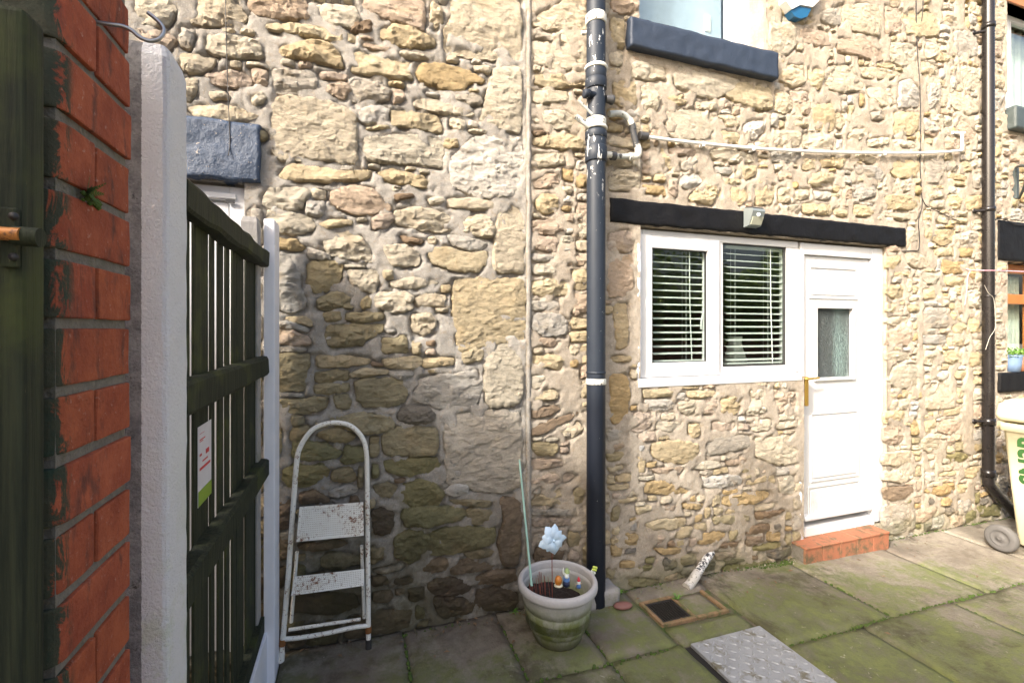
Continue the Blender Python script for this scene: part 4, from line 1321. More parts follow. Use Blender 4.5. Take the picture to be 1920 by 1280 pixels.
# --- venetian blinds
def blind(x0, x1, z0, z1, y, label, cords, wand):
    r = empty('venetian_blind', ((x0+x1)/2, y, z1), label, 'blind', 'venetian blinds in the kitchen window')
    MB().box(x0, x1, y-.012, y+.018, z1-.025, z1, .003).build('head_rail', M_BLIND, r)
    me = None; z = z1-.06; n = 0
    while z > z0+.02:
        if me is None:
            mb = MB(); w = .019; vs = []; fs = []
            for s_ in (0, 1):
                for q in range(5):
                    a = -1+q*.5; yy = y+a*w*.96; zz = z-.0035*a*a+.0018*s_+a*w*.27
                    vs += [(x0+.004, yy, zz), (x1-.004, yy, zz)]
            for q in range(4):
                fs += [[2*q, 2*q+1, 2*q+3, 2*q+2], [10+2*q, 12+2*q, 13+2*q, 11+2*q]]
            fs += [[0, 10, 11, 1], [8, 9, 19, 18], [0, 2, 4, 6, 8, 18, 16, 14, 12, 10], [1, 11, 13, 15, 17, 19, 9, 7, 5, 3]]
            mb.add(vs, fs); o = mb.build('slat', M_BLIND, r, loc=(0, 0, 0) if False else None); me = o.data; zf = z
        else:
            o = bpy.data.objects.new('slat', me); COL.objects.link(o); o.parent = r; o.location = (0, 0, z-zf)
            o.rotation_euler = (random.uniform(-.02, .02)*0, 0, 0)
        z -= .0462; n += 1
    MB().box(x0+.003, x1-.003, y-.018, y+.018, z0, z0+.012, .003).build('bottom_rail', M_BLIND, r)
    for c in cords:
        for dy in (-.02, .02): MB().tube([(c, y+dy, z1-.02), (c, y+dy, z0)], .0009, 5).build('ladder_cord', M_CORD, r)
    MB().tube(bez([(wand, y-.03, z1-.02), (wand+.004, y-.03, (z0+z1)/2), (wand+.018, y-.032, z0-.0)]), .0032, 8).build('tilt_wand', M_BLIND, r)
bx0, bx1 = wp(1221, 570, FY+.07)[0]-.01, wp(1326, 570, FY+.07)[0]+.01
blind(bx0, bx1, gz0+.0, gz1+.03, FY+.055, 'narrow venetian blind behind the opening casement left of the window mullion', [wp(1278, 570, FY+.08)[0], bx1-.03], wp(1288, 570, FY+.05)[0])
bx0, bx1 = wp(1357, 570, FY+.07)[0]-.01, wp(1474, 570, FY+.07)[0]+.00
blind(bx0, bx1, fz0+.01, fz1+.0, FY+.055, 'wider venetian blind behind the fixed pane next to the back door', [wp(1369, 570, FY+.08)[0], wp(1430, 570, FY+.08)[0]], wp(1439, 570, FY+.05)[0])
# jug on the kitchen window board, pale curtain behind the door glass
jx, jz = wp(1378, 686, WY+.24); m = MB()
m.lathe([(.001, 0), (.075, 0), (.085, .02), (.075, .09), (.055, .15), (.045, .20), (.05, .235), (.052, .24), (.046, .235), (.04, .20), (.001, .19)], (jx, WY+.24, jz-.02), 32)
o = m.build('white_jug', plain('white_glaze', (.62, .63, .60), .25), loc=(jx, WY+.24, jz-.02)); tag(o, 'pale waisted jug on the kitchen window board behind the wider blind', 'jug')
cloth('door_curtain', wp(1562, 640, WY+.14)[0], KD1-.02, gza-.3, gzb+.3, WY+.14, plain('pale_teal_cloth', (.60, .74, .71), .9), 'pale teal curtain showing through the patterned glass of the back door', 'curtain', 5, .01)
# ================================================================ ground, paving
def tilt(o):                                           # settle a mesh built over z = 0 on the falling yard
    for v in o.data.vertices: v.co.z += gz(v.co.x + o.matrix_basis.translation.x)
def grid_sheet(name, x0, x1, y0, y1, z, mat, nx=8, ny=8):
    m = MB(); vs = [(x0+(x1-x0)*i/nx, y0+(y1-y0)*j/ny, z+gz(x0+(x1-x0)*i/nx)) for j in range(ny+1) for i in range(nx+1)]
    fs = [[j*(nx+1)+i, j*(nx+1)+i+1, (j+1)*(nx+1)+i+1, (j+1)*(nx+1)+i] for j in range(ny) for i in range(nx)]
    m.add(vs, fs); return m.build(name, mat)
M_EARTH = simple('worn_yard_concrete', (.30, .275, .23), .95, var=.3, scale=2, bump=1.0, bscale=40, bdist=.01)
m = MB(); vs = []; fs = []
xs_ = [-60, -12, -2, 8, 20, 80]
for j, y in enumerate([-70, 10]):
    for x in xs_: vs.append((x, y, -.10 + (gz(min(max(x, -2), 8))-.005)))
for i in range(5): fs.append([i, i+1, 7+i, 6+i])
m.add(vs, fs); o = m.build('ground', M_EARTH); tag(o, kind='structure')
pav = empty('paving', (2, 1.5, 0)); tag(pav, kind='structure')
M_JOINT = simple('joint_grit', (.105, .09, .06), .97, var=.4, scale=30, bump=1.0, bscale=90, dirt=(.05, .08, .015), dirt_lo=.45, dirt_hi=.6, dscale=9, bdist=.006)
grid_sheet('joint_bed', -.5, 6.9, -1.5, 2.52, -.016, M_JOINT, 40, 30).parent = pav
pav.children[0].location = pav.children[0].location - pav.location
def slab(x0, x1, y0, y1, k, dz=0.0):
    g = .0045; x0 += g; x1 -= g; y0 += g; y1 -= g
    rr = random.Random(k); st = .035
    nx, ny = max(3, int((x1-x0)/st)), max(3, int((y1-y0)/st))
    tx, ty = rr.uniform(-.004, .004), rr.uniform(-.004, .004); tz = rr.uniform(-.002, .003)+dz
    gx, gy = np.meshgrid(np.linspace(0, 1, nx+1), np.linspace(0, 1, ny+1), indexing='ij')
    X = x0+(x1-x0)*gx; Y = y0+(y1-y0)*gy
    e = np.minimum(np.minimum(gx*(x1-x0), (1-gx)*(x1-x0)), np.minimum(gy*(y1-y0), (1-gy)*(y1-y0)))
    n = fbm(X*4+k, Y*4, k*.3, 4)-.5; n2 = fbm(X*22, Y*22, k*.7, 3)-.5
    Z = n*.014+n2*.004+tx*(gx-.5)*2+ty*(gy-.5)*2+tz-np.where(e < .001, .006+np.abs(n2)*.01, 0)
    j = (fbm(X*17, Y*17, 3.3, 3)-.5)*.012
    X = X+np.where((gx < .001) | (gx > .999), j, 0); Y = Y+np.where((gy < .001) | (gy > .999), j, 0)
    Z = Z+.005-.0153*X
    V = np.stack([X, Y, Z], -1).reshape(-1, 3).tolist(); N = ny+1
    fs = [[i*N+q, (i+1)*N+q, (i+1)*N+q+1, i*N+q+1] for i in range(nx) for q in range(ny)]
    edge = [i*N for i in range(nx+1)]+[nx*N+q for q in range(1, ny+1)]+[i*N+ny for i in range(nx-1, -1, -1)]+[q for q in range(ny-1, 0, -1)]
    b0 = len(V); V += [[V[i][0], V[i][1], V[i][2]-.04] for i in edge]; L = len(edge)
    fs += [[edge[(i+1) % L], edge[i], b0+i, b0+(i+1) % L] for i in range(L)]
    m = MB(); m.add(V, fs, True); v = rr.uniform(.80, 1.0)
    o = m.build('paving_slab', M_FLAG, pav, color=(v, v*rr.uniform(.95, 1.0), v*rr.uniform(.88, .98)))
    return o
k = 1
R1 = [(-.33, .24, 1.92, 2.50), (.24, .745, 1.95, 2.50), (.745, 1.16, 1.95, 2.50), (1.16, 1.56, 1.97, 2.50), (1.57, 2.06, 1.95, 2.10), (1.57, 2.08, 2.345, 2.50),
      (2.08, 2.87, 1.79, 2.50), (2.87, 3.74, 1.79, 2.50), (3.74, 4.55, 1.79, 2.50), (4.55, 5.5, 1.79, 2.50), (5.5, 6.8, 1.79, 2.5)]
R2 = [(-.33, .36, 1.28, 1.92), (.36, .80, 1.30, 1.95), (.80, 1.165, 1.30, 1.95), (1.165, 1.575, 1.32, 1.97), (2.08, 2.62, 1.28, 1.79), (2.62, 3.375, 1.05, 1.79), (3.375, 4.2, 1.05, 1.79), (4.2, 5.2, 1.05, 1.79), (5.2, 6.8, 1.05, 1.79)]
R3 = [(-.33, .5, .62, 1.28), (.5, 1.2, .66, 1.30), (1.2, 1.62, .70, 1.31), (1.62, 2.08, .62, 1.285), (2.08, 2.62, .6, 1.28), (2.62, 3.5, .35, 1.05), (3.5, 4.5, .35, 1.05), (4.5, 5.6, .35, 1.05), (5.6, 6.8, .35, 1.05)]
R4 = [(-.33, .6, -.1, .62), (.6, 1.5, -.1, .62), (1.5, 2.6, -.15, .6), (2.6, 3.6, -.5, .35), (3.6, 4.7, -.5, .35), (4.7, 5.8, -.5, .35), (5.8, 6.8, -.5, .35), (-.33, .8, -1.2, -.1), (.8, 1.8, -1.2, -.1), (1.8, 2.6, -1.2, -.15)]
for L in (R1, R2, R3, R4):
    for a in L: slab(*a, k); k += 1
# drain: grate in a border of small tiles
M_DULL = simple('dull_brown_tile', (.24, .15, .08), .85, var=.3, scale=20, bump=.5, dirt=(.10, .10, .04), dirt_lo=.42, dirt_hi=.62, dscale=14)
dr = empty('drain_grate', (1.69, 2.23, gz(1.69)), 'small rusty square drain grate with a tile border by the grey waste pipe', 'drain')
M_IRON = simple('dark_cast_iron', (.035, .033, .032), .55, .4, var=.4, bump=.6, dirt=(.30, .28, .25), dirt_lo=.68, dirt_hi=.72, dscale=60)
M_SHAFT = plain('drain_shaft_black', (.012, .011, .010), .9)
gxa_, gxb_, gya_, gyb_ = 1.60, 1.785, 2.14, 2.32; zz = gz(1.69)
m = MB(); frame_rect2 = [(gxa_, gxa_+.014, gya_, gyb_), (gxb_-.014, gxb_, gya_, gyb_), (gxa_+.014, gxb_-.014, gya_, gya_+.014), (gxa_+.014, gxb_-.014, gyb_-.014, gyb_)]
for a in frame_rect2: m.box(*a, zz-.02, zz-.004, .002)
m.build('grate_frame', M_IRON, dr)
for i in range(9):
    x = gxa_+.022+i*.0165; MB().box(x, x+.007, gya_+.013, gyb_-.013, zz-.018, zz-.005, .0015).build('grate_bar', M_IRON, dr)
MB().box(gxa_-.004, gxb_+.004, gya_-.004, gyb_+.004, zz-.09, zz-.03).build('gully', M_SHAFT, dr)
for a in ((gxa_-.024, gxa_-.003, gya_-.02, gyb_+.02), (gxb_+.003, gxb_+.024, gya_-.02, gyb_+.02), (gxa_-.002, gxb_+.002, gya_-.024, gya_-.003), (gxa_-.002, gxb_+.002, gyb_+.003, gyb_+.022), (2.01, 2.032, gya_-.02, gyb_+.02), (gxb_+.026, 2.008, gya_-.024, gya_-.005)):
    m = MB(); m.box(a[0], a[1], a[2], a[3], zz-.03, zz+.001-(a[0]-1.7)*.0153, .003); m.build('border_tile', M_DULL, dr)
slab(gxb_+.026, 2.008, gya_-.003, 2.345, 77, -.004)
# inspection cover
def GP(px, py):
    X = 2.0
    for _ in range(6):
        a, b, c = ray(px, py); t = (gz(X)-CZ)/c; X = a*t; Y = b*t
    return X, Y
mc = empty('inspection_cover', (1.83, 1.62, gz(1.83)), 'grey chequered metal inspection cover lifted slightly from its dark recess in the paving', 'manhole cover')
cz = gz(1.83)
M_COVER = simple('galvanised_chequer_plate', (.30, .315, .33), .65, .25, var=.3, scale=9, bump=.8, bscale=70, dirt=(.15, .14, .10), dirt_lo=.50, dirt_hi=.66, dscale=11, bdist=.004)
cx0, cx1, cy0, cy1 = 1.615, 2.065, 1.325, 1.945
MB().box(cx0-.040, cx1+.003, cy0-.003, cy1+.003, cz-.03, cz-.012, .0).build('recess', M_SHAFT, mc)
MB().box(cx0, cx1, cy0, cy1, cz-.010, cz+.007, .002).build('cover_plate', M_COVER, mc)
m = MB()
for i in range(10):
    for j in range(14):
        x = cx0+.028+i*.0435; y = cy0+.030+j*.0432; s_ = 1 if (i+j) % 2 else -1; L, w, h = .0185, .0062, .0045
        ax = Vector((1, s_, 0)).normalized()*L; ay = Vector((-s_, 1, 0)).normalized()*w; c = Vector((x, y, cz+.0068))
        m.add([c-ax, c-ay*1.0, c+ax, c+ay*1.0, c-ax*.5+Vector((0, 0, h)), c+ax*.5+Vector((0, 0, h))], [[0, 1, 5, 4], [1, 2, 5], [2, 3, 4, 5], [3, 0, 4]])
tag(m.build('tread_bar', simple('worn_tread_metal', (.36, .375, .39), .5, .35, var=.4, scale=12, bump=.2), mc), kind='stuff')
# brick doorstep
ds = empty('doorstep', (3.33, 2.45, gz(3.3)), 'low doorstep of five orange quarry tiles under the white back door', 'doorstep')
zt = .072; sx0_, sx1_ = 2.935, 3.78; n = 5; wd = (sx1_-sx0_)/n
MB().box(sx0_+.01, sx1_-.01, 2.395, 2.54, gz(3.3)-.03, zt-.004).build('bed', M_BMORT, ds)
for i in range(n):
    a, b = sx0_+i*wd+.0025, sx0_+(i+1)*wd-.0025
    v = random.uniform(.8, 1.05)
    m = MB(); m.box(a, b, 2.385, 2.400, gz((a+b)/2)-.015, zt-.016, .004); m.build('riser_tile', M_TERRA, ds)
    m = MB(); m.box(a, b, 2.378, 2.545, zt-.014, zt+random.uniform(-.001, .001), .006); m.build('tread_tile', M_TERRA, ds)

# ================================================================ left side: gate, brick pier, posts and fence
PX = -.36
pier = empty('brick_pier', (PX-.15, .855, 0), 'red brick gate pier with a bull-nosed front edge smeared with green paint', 'pier')
PY0, PY1, ZC, PW = .750, .955, .0900, .32
MB().box(PX-PW, PX-.006, PY0+.008, PY1-.005, -.05, 2.90).build('mortar', M_BMORT, pier)
def brick(x0, x1, y0, y1, z0, z1, seed, nose=False):
    nx, ny, nz = 4, 6, 5
    bm = bmesh.new(); bmesh.ops.create_cube(bm, size=1)
    for v in bm.verts: v.co = Vector((x0+(v.co.x+.5)*(x1-x0), y0+(v.co.y+.5)*(y1-y0), z0+(v.co.z+.5)*(z1-z0)))
    if nose:
        es = [e for e in bm.edges if all(v.co.x > x1-.001 and v.co.y < y0+.001 for v in e.verts)]
        bmesh.ops.bevel(bm, geom=es, offset=.022, segments=6, affect='EDGES', profile=.5)
    bmesh.ops.bevel(bm, geom=[e for e in bm.edges if e.calc_face_angle(0) > .6], offset=.0032, segments=2, affect='EDGES', profile=.6)
    bmesh.ops.subdivide_edges(bm, edges=[e for e in bm.edges if e.calc_length() > .04], cuts=3, use_grid_fill=True)
    cs = np.array([v.co[:] for v in bm.verts])
    a = fbm(cs[:, 1]*28+seed, cs[:, 2]*28+cs[:, 0]*11, seed*.3, 3)-.5; b = fbm(cs[:, 1]*20, cs[:, 0]*25+seed, cs[:, 2]*0+seed, 3)-.5
    for v, p, q in zip(bm.verts, a, b): v.co += Vector((p*.0035, q*.0035, q*.004))
    bm.verts.index_update(); m = MB(); m.add([v.co.copy() for v in bm.verts], [[v.index for v in f.verts] for f in bm.faces], False); bm.free()
    rr = random.Random(seed); v = rr.uniform(.65, 1.0)
    return m.build('brick', M_BRICK, pier, color=(v, v*rr.uniform(.8, 1), v*rr.uniform(.75, 1)))
seed = 40
for c in range(-18, 15):
    z0 = 1.584+c*ZC+.007; z1 = z0+ZC-.0145
    if z0 < -.06: continue
    seed += 1; j = (PY0+PY1)/2-.006
    if c % 2: spl = [(PY0, PY1)]
    else: spl = [(PY0, j-.005), (j+.005, PY1)]
    spl = spl
    for q, (a, b) in enumerate(spl):
        seed += 1; dj = random.Random(seed).uniform(-.002, .002)
        brick(PX-(.105 if c % 2 else .215), PX+dj, a, b, z0, z1, seed, q == 0)
    seed += 1; brick(PX-PW+.003, PX-(.115 if c % 2 else .225), PY0+.002, PY1, z0, z1, seed)
# fern in the joint
def tuft(name, c, n, L, mat, label, cat, spread=1.0, leafw=.012, up=.5, lean=(0, 0, 0), seed=1, group=None):
    rr = random.Random(seed); m = MB()
    for i in range(n):
        a = rr.uniform(0, 2*math.pi); el = rr.uniform(.1, 1.2)*up; l = L*rr.uniform(.5, 1)
        d = (Vector((math.cos(a)*spread, math.sin(a)*spread, math.tan(min(el, 1.3)))).normalized()+Vector(lean)).normalized()
        side = d.cross(Vector((0, 0, 1))).normalized(); p = Vector(c)+Vector((rr.uniform(-1, 1), rr.uniform(-1, 1), 0))*L*.12
        pts = [p, p+d*l*.35+Vector((0, 0, l*.06)), p+d*l*.7+Vector((0, 0, l*.05)), p+d*l+Vector((0, 0, -l*.08))]; ws = [.25, 1, .8, .05]
        vs = []
        for q, w in zip(pts, ws): vs += [q-side*leafw*w, q+side*leafw*w]
        m.add(vs, [[0, 1, 3, 2], [2, 3, 5, 4], [4, 5, 7, 6]], True)
    o = m.build(name, mat, loc=c); tag(o, label, cat, group); return o
fy, fz = .80, 1.575+(HZ-345)/F*.66
m = MB(); rr = random.Random(5); base = Vector((PX+.002, .815, CZ+(HZ-352)/F*.635))
for i in range(9):
    d = Vector((rr.uniform(.25, .9), rr.uniform(-.9, .9), rr.uniform(-.9, 1.1))).normalized(); l = rr.uniform(.010, .024)
    for q in range(7):
        p = base+d*l*q/6*1.0
        for s_ in (-1, 1):
            sd = d.cross(Vector((1, .2, 0))).normalized()*s_; w = .0055*(1-q/8)
            m.add([p, p+sd*w+d*.002, p+sd*w*1.2+d*.005, p+d*.003], [[0, 1, 2, 3]], True)
tag(m.build('small_fern', M_MOSS, loc=base), 'tiny green fern growing from a mortar joint of the red brick pier', 'fern')
m = MB(); rr = random.Random(15)
for i in range(26):
    p = base+Vector((-.001, rr.uniform(-.010, .035), rr.uniform(-.014, -.002)-0.0)); s_ = rr.uniform(.002, .005)
    m.lathe([(.0001, -s_), (s_, 0), (.0001, s_)], p, 6)
tag(m.build('moss_pad', M_MOSS, loc=base), 'green moss pad on the brick joint under the tiny fern', 'moss')
# hook in the brick joint
def XY(px, py, y): a, b, c = ray(px, py); t = y/b; return (a*t, y, CZ+c*t)
hk = [XY(192, 44, .855), XY(206, 46, .856), XY(228, 49, .858), XY(246, 57, .86), XY(262, 70, .862), XY(280, 77, .864), XY(298, 73, .866), XY(307, 60, .868), XY(303, 47, .868), XY(291, 35, .868), XY(277, 24, .868)]
hk[0] = (PX-.015, .855, hk[0][2])
o = MB().tube(bez(hk, 6), .0030, 12).build('metal_hook', M_STEEL, loc=hk[1]); tag(o, 'bent galvanised metal hook screwed into the joint of the brick pier', 'hook')

# concrete post, white painted
o = None
def post(x0, x1, y0, y1, z0, z1, ch, label, mat=M_POST, seed=0):
    m = MB(); nz = 90; prof = [(x0, y0), (x1-ch, y0), (x1-ch*.35, y0+ch*.35), (x1, y0+ch), (x1, y1), (x0, y1)]
    # finer outline
    out = []
    for i in range(len(prof)):
        a, b = prof[i], prof[(i+1) % len(prof)]; L = math.hypot(b[0]-a[0], b[1]-a[1]); k = max(1, int(L/.012))
        out += [(a[0]+(b[0]-a[0])*q/k, a[1]+(b[1]-a[1])*q/k) for q in range(k)]
    n = len(out); vs = []; fs = []
    for j in range(nz+1):
        z = z0+(z1-z0)*j/nz; sh = 0 if j < nz else .006
        for i, (x, y) in enumerate(out):
            nn = float(fbm(np.array([x*30+y*30+seed]), np.array([z*22]), i*.13, 3)[0])-.5
            vs.append((x+nn*.004-sh*(1 if x > (x0+x1)/2 else -1), y+nn*.004+sh*(1 if y < (y0+y1)/2 else -1), z+(nn*.006 if j == nz else 0)))
    for j in range(nz):
        for i in range(n): fs.append([j*n+i, j*n+(i+1) % n, (j+1)*n+(i+1) % n, (j+1)*n+i])
    fs.append([nz*n+i for i in range(n)]); m.add(vs, fs, False)
    o = m.build('fence_post', mat, loc=((x0+x1)/2, (y0+y1)/2, z0)); tag(o, label, 'post'); return o
post(-.49, -.361, 1.126, 1.236, -.05, CZ+(HZ-86)/F*.955, .010, 'thick white painted concrete fence post beside the brick pier, its left strip bare grey')
# far post by the house: grey concrete with a white painted front strip
XG = wp(453, 600, 2.30)[0]
post(-.455, -.392, 2.235, 2.30, -.05, CZ+(HZ-412)/F*2.05, .004, 'bare grey concrete post at the house end of the green fence', M_CONC, 4)
m = MB(); wx0, wx1 = XY(494, 700, 2.30)[0], XY(515, 700, 2.30)[0]
m.box(wx0, wx1, 2.30, 2.44, -.03, CZ+(HZ-412)/F*2.08, .006); o = m.build('fence_post', M_WPAINT, loc=((wx0+wx1)/2, 2.37, 0)); tag(o, 'slim white painted post against the house wall behind the green fence', 'post')

# fence panel
FX = -.372
fn = empty('board_fence', (FX, 1.75, .3), 'dark green board fence panel with three rails and bright gaps between its boards', 'fence')
GAPS = [(357, 4), (367, 0), (378, 0), (391, .8), (404, 5), (419, .7), (431.5, 4), (444, 0), (457, 1.6), (467, 0), (477, 0)]   # where light shows between boards
BT = .007
def fy_at(px, X=FX-.030):
    u = (px-960)/F; r = (math.sin(TH)+u*math.cos(TH))/(math.cos(TH)-u*math.sin(TH)); return X/r
def fr_at(px):
    u = (px-960)/F; return abs((math.sin(TH)+u*math.cos(TH))/(math.cos(TH)-u*math.sin(TH)))
ys0 = 1.245; BL = []
for g, w in GAPS:
    w *= .55
    if w > 0: BL.append((ys0, fy_at(g-w/2))); ys0 = fy_at(g+w/2)+BT/fr_at(g)
    else: BL.append((ys0, fy_at(g)-.001)); ys0 = fy_at(g)+.001
BL.append((ys0, 2.285))
for a, b in BL:
    if b-a < .006: continue
    m = MB(); dd = random.uniform(-.001, .001)
    m.box(FX-.030-BT+dd, FX-.030+dd, a, b, .30, 1.895+random.uniform(-.012, .01), .001)
    v = random.uniform(.55, 1); m.build('board', M_GWOOD, fn, color=(v, v, v))
def rail(zc, h, t=.042):
    m = MB(); n = 40; vs = []; fs = []
    sec = [(FX-.029, -h/2), (FX-.029+t*.85, -h/2+.004), (FX-.029+t, -h/2+.012), (FX-.029+t, h/2-.010), (FX-.029+t*.8, h/2), (FX-.029, h/2)]
    k = len(sec)
    for i in range(n+1):
        y = 1.238+(2.30-1.238)*i/n
        for q, (x, z) in enumerate(sec):
            e = (vnoise(np.array([y*9+q*3.1+zc*7]), np.array([zc*3.3]), .2)[0]-.5)
            vs.append((x+e*.006, y, zc+z+e*.010))
    for i in range(n):
        for q in range(k): fs.append([i*k+q, i*k+(q+1) % k, (i+1)*k+(q+1) % k, (i+1)*k+q])
    fs += [list(range(k))[::-1], [n*k+q for q in range(k)]]
    m.add(vs, fs); return m.build('rail', M_GWOOD, fn, color=(.8, .8, .8))
rail(1.885, .075); rail(1.415, .085); rail(.965, .085)
m = MB(); m.box(FX-.05, FX-.005, 1.236, 2.30, .24, .31, .003); m.build('bottom_rail', M_GWOOD, fn, color=(.8, .8, .8))
m = MB(); m.box(FX-.035, FX+.005, 1.238, 2.42, -.05, .235, .004); m.build('gravel_board', M_WPAINT, loc=(FX, 1.8, 0)); tag(bpy.data.objects['gravel_board'], 'white painted concrete gravel board along the foot of the green fence', 'gravel board')
# notice fixed to a board
M_CARD = plain('white_card', (.62, .60, .62), .5); M_RED = plain('red_print', (.55, .05, .05), .5); M_LIME = plain('lime_green_print', (.22, .33, .03), .5)
ny0, ny1 = fy_at(370, FX-.029), fy_at(395, FX-.029); dmid = .95*1.45
nz1 = CZ+(HZ-800)/F*(FX*math.sin(TH)+ny0*math.cos(TH)); nz0 = CZ+(HZ-950)/F*(FX*math.sin(TH)+ny0*math.cos(TH))
nt = empty('notice_card', (FX-.028, ny0, nz0), 'small white notice card with red print and lime green foot pinned to the fence', 'notice')
xx = FX-.0285
MB().box(xx, xx+.0012, ny0, ny1, nz0, nz1).build('card', M_CARD, nt)
MB().box(xx+.0016, xx+.002, ny0+.001, ny1-.001, nz0+.001, nz0+.042).build('green_band', M_LIME, nt)
def pq(a, b, c, d): return (ny0+(ny1-ny0)*a, ny0+(ny1-ny0)*b, nz0+(nz1-nz0)*c, nz0+(nz1-nz0)*d)
for a in (pq(.1, .9, .44, .475), pq(.1, .35, .80, .81), pq(.1, .5, .82, .835), pq(.1, .25, .62, .65), pq(.55, .8, .60, .66), pq(.1, .45, .90, .905), pq(.3, .7, .53, .55)):
    MB().box(xx+.0016, xx+.002, *a).build('red_mark', M_RED, nt)

# green gate at the far left with its bolt
gt = empty('garden_gate', (-.75, .68, .05), 'dark green boarded garden gate closed against the brick pier', 'gate')
gx1_ = XY(43, 640, .66)[0]
m = MB(); m.box(gx1_-.075, gx1_, .66, .70, .06, CZ+(HZ-8)/F*.51, .006); m.build('stile', M_GWOOD, gt, color=(.9, .9, .9))
for i in range(8):
    a = gx1_-.078-.1*i; MB().box(a-.096, a, .675, .695, .06, 1.93, .003).build('board', M_GWOOD, gt, color=(.8, .8, .8))
for z in (.35, 1.05, 1.78): MB().box(gx1_-.86, gx1_-.076, .697, .73, z, z+.09, .004).build('ledge', M_GWOOD, gt, color=(.8, .8, .8))
by = .645; bz = XY(20, 438, by)[2]
bo = empty('gate_bolt', (gx1_, by, bz), 'orange copper coloured slide bolt in a green bracket on the gate edge', 'bolt')
a = XY(-60, 434, by); b = XY(40, 440, by)
MB().tube([a, (b[0], by, b[2])], .0072, 14).build('rod', M_RUST, bo)
c = XY(70, 444, by)
m = MB(); m.tube([(XY(24, 437, by+.004)[0], by+.006, bz-.001), (c[0], by+.006, c[2])], .0105, 16); m.box(XY(4, 400, by+.012)[0], gx1_-.002, by+.008, by+.016, bz-.035, bz+.030, .002)
m.build('keeper', M_GWOOD, bo)
for q in (-.024, .020):
    m = MB(); m.lathe([(.0001, -.004), (.004, -.003), (.0045, 0)], (XY(18, 400, by)[0], by+.007, bz+q), 12, 'Y'); m.build('screw', M_IRON, bo)

# ================================================================ pipes and fittings on the houses
PYC = WY-.095; pxr = .0545
def PP(px, py, y=PYC): a, b, c = ray(px, py); t = y/b; return Vector((a*t, y, CZ+c*t))
pipx = (PP(1119, 300).x*.5+PP(1116, 600).x*.5)
sp = empty('soil_pipe', (pipx, PYC, gz(pipx)), 'thick grey-black soil pipe with cream painted collars standing between the ladder and window', 'drainpipe')
zp = lambda py: PP(1119, py).z
MB().tube([(pipx, PYC, -.02), (pipx, PYC, 4.2)], pxr, 40).build('pipe', M_SOIL, sp)
def collar(z0, z1, r, mat, name='collar'):
    m = MB(); m.lathe([(pxr-.002, z0), (r-.003, z0), (r, z0+.004), (r, z1-.006), (r-.004, z1), (pxr-.002, z1+.003)], (pipx, PYC, 0), 40); m.build(name, mat, sp)
collar(zp(170), zp(150), pxr+.008, M_SOIL); collar(zp(154), zp(130), pxr+.006, M_SOIL); collar(zp(133), zp(126), pxr+.012, M_PAINTRING, 'paint_ring')
collar(zp(48), zp(30), pxr+.006, M_PAINTRING, 'paint_ring'); collar(zp(240), zp(224), pxr+.004, M_PAINTRING, 'paint_ring'); collar(zp(245), zp(239), pxr+.012, M_PAINTRING, 'paint_ring')
collar(zp(302), zp(250), pxr+.005, M_SOIL); collar(zp(262), zp(247), pxr+.009, M_SOIL); collar(zp(305), zp(276), pxr+.009, M_SOIL)
collar(zp(720), zp(709), pxr+.004, M_PAINTRING, 'paint_band'); collar(zp(700), zp(695), pxr+.003, M_SOIL)
m = MB(); p = PP(1101, 180, PYC-.01); m.lathe([(.0, -.045), (.022, -.045), (.026, -.04), (.026, -.012), (.020, -.01), (.020, .03)], (p.x+.012, p.y-.02, p.z), 20, 'X'); m.build('branch_boss', M_SOIL, sp)
p = PP(1140, 190, PYC); m = MB(); m.lathe([(.020, -.03), (.024, .0), (.028, .008), (.028, .02), (.001, .022)], (p.x, p.y-.02, p.z), 20, 'X'); m.build('branch_boss', M_DGREY, sp)
m = MB(); p = PP(1096, 203, PYC-.05); m.tube([p+Vector((-.035, 0, .035)), p+Vector((.045, -.005, -.03))], .008, 10); m.tube([p+Vector((-.03, .05, -.03)), p+Vector((.05, .03, -.085))], .016, 14); m.build('access_lever', M_GREYPVC, sp)
for zc in (60, 170): pass
m = MB(); p = PP(1090, 62, WY-.04); m.tube([p, p+Vector((.07, -.02, 0))], .013, 12); m.build('bracket', M_PAINTRING, sp)
# waste pipe loop
wl = empty('waste_pipe', tuple(PP(1145, 292, WY-.06)), 'short looped white and grey waste pipe joined to the thick soil pipe', 'pipe')
y = WY-.055
pts = [PP(1142, 214, y), PP(1160, 213, y), PP(1172, 217, y), PP(1181, 226, y)]
MB().tube(bez(pts), .019, 18).build('upper_bend', M_GREYPVC, wl)
MB().tube([PP(1180, 224, y), PP(1184, 234, y)], .0215, 18).build('socket', M_PAINTRING, wl)
MB().tube([PP(1183, 230, y), PP(1194, 276, y)], .018, 18).build('down_pipe', M_DGREY, wl)
MB().tube([PP(1184, 232, y), PP(1187, 243, y)], .021, 18).build('socket', M_DGREY, wl)
MB().tube(bez([PP(1194, 272, y), PP(1197, 283, y), PP(1194, 293, y), PP(1183, 294, y)]), .021, 18).build('lower_bend', M_PAINTRING, wl)
MB().tube([PP(1186, 294, y), PP(1153, 293, y)], .0165, 18).build('branch_pipe', M_GREYPVC, wl)
MB().tube([PP(1184, 294, y), PP(1179, 294, y)], .023, 18).build('socket', M_PAINTRING, wl)
MB().tube([PP(1154, 293, y), PP(1146, 292, y)], .025, 18).build('socket', M_DGREY, wl)
MB().tube([PP(1147, 291, y), PP(1136, 290, y)], .019, 18).build('socket', M_PAINTRING, wl)
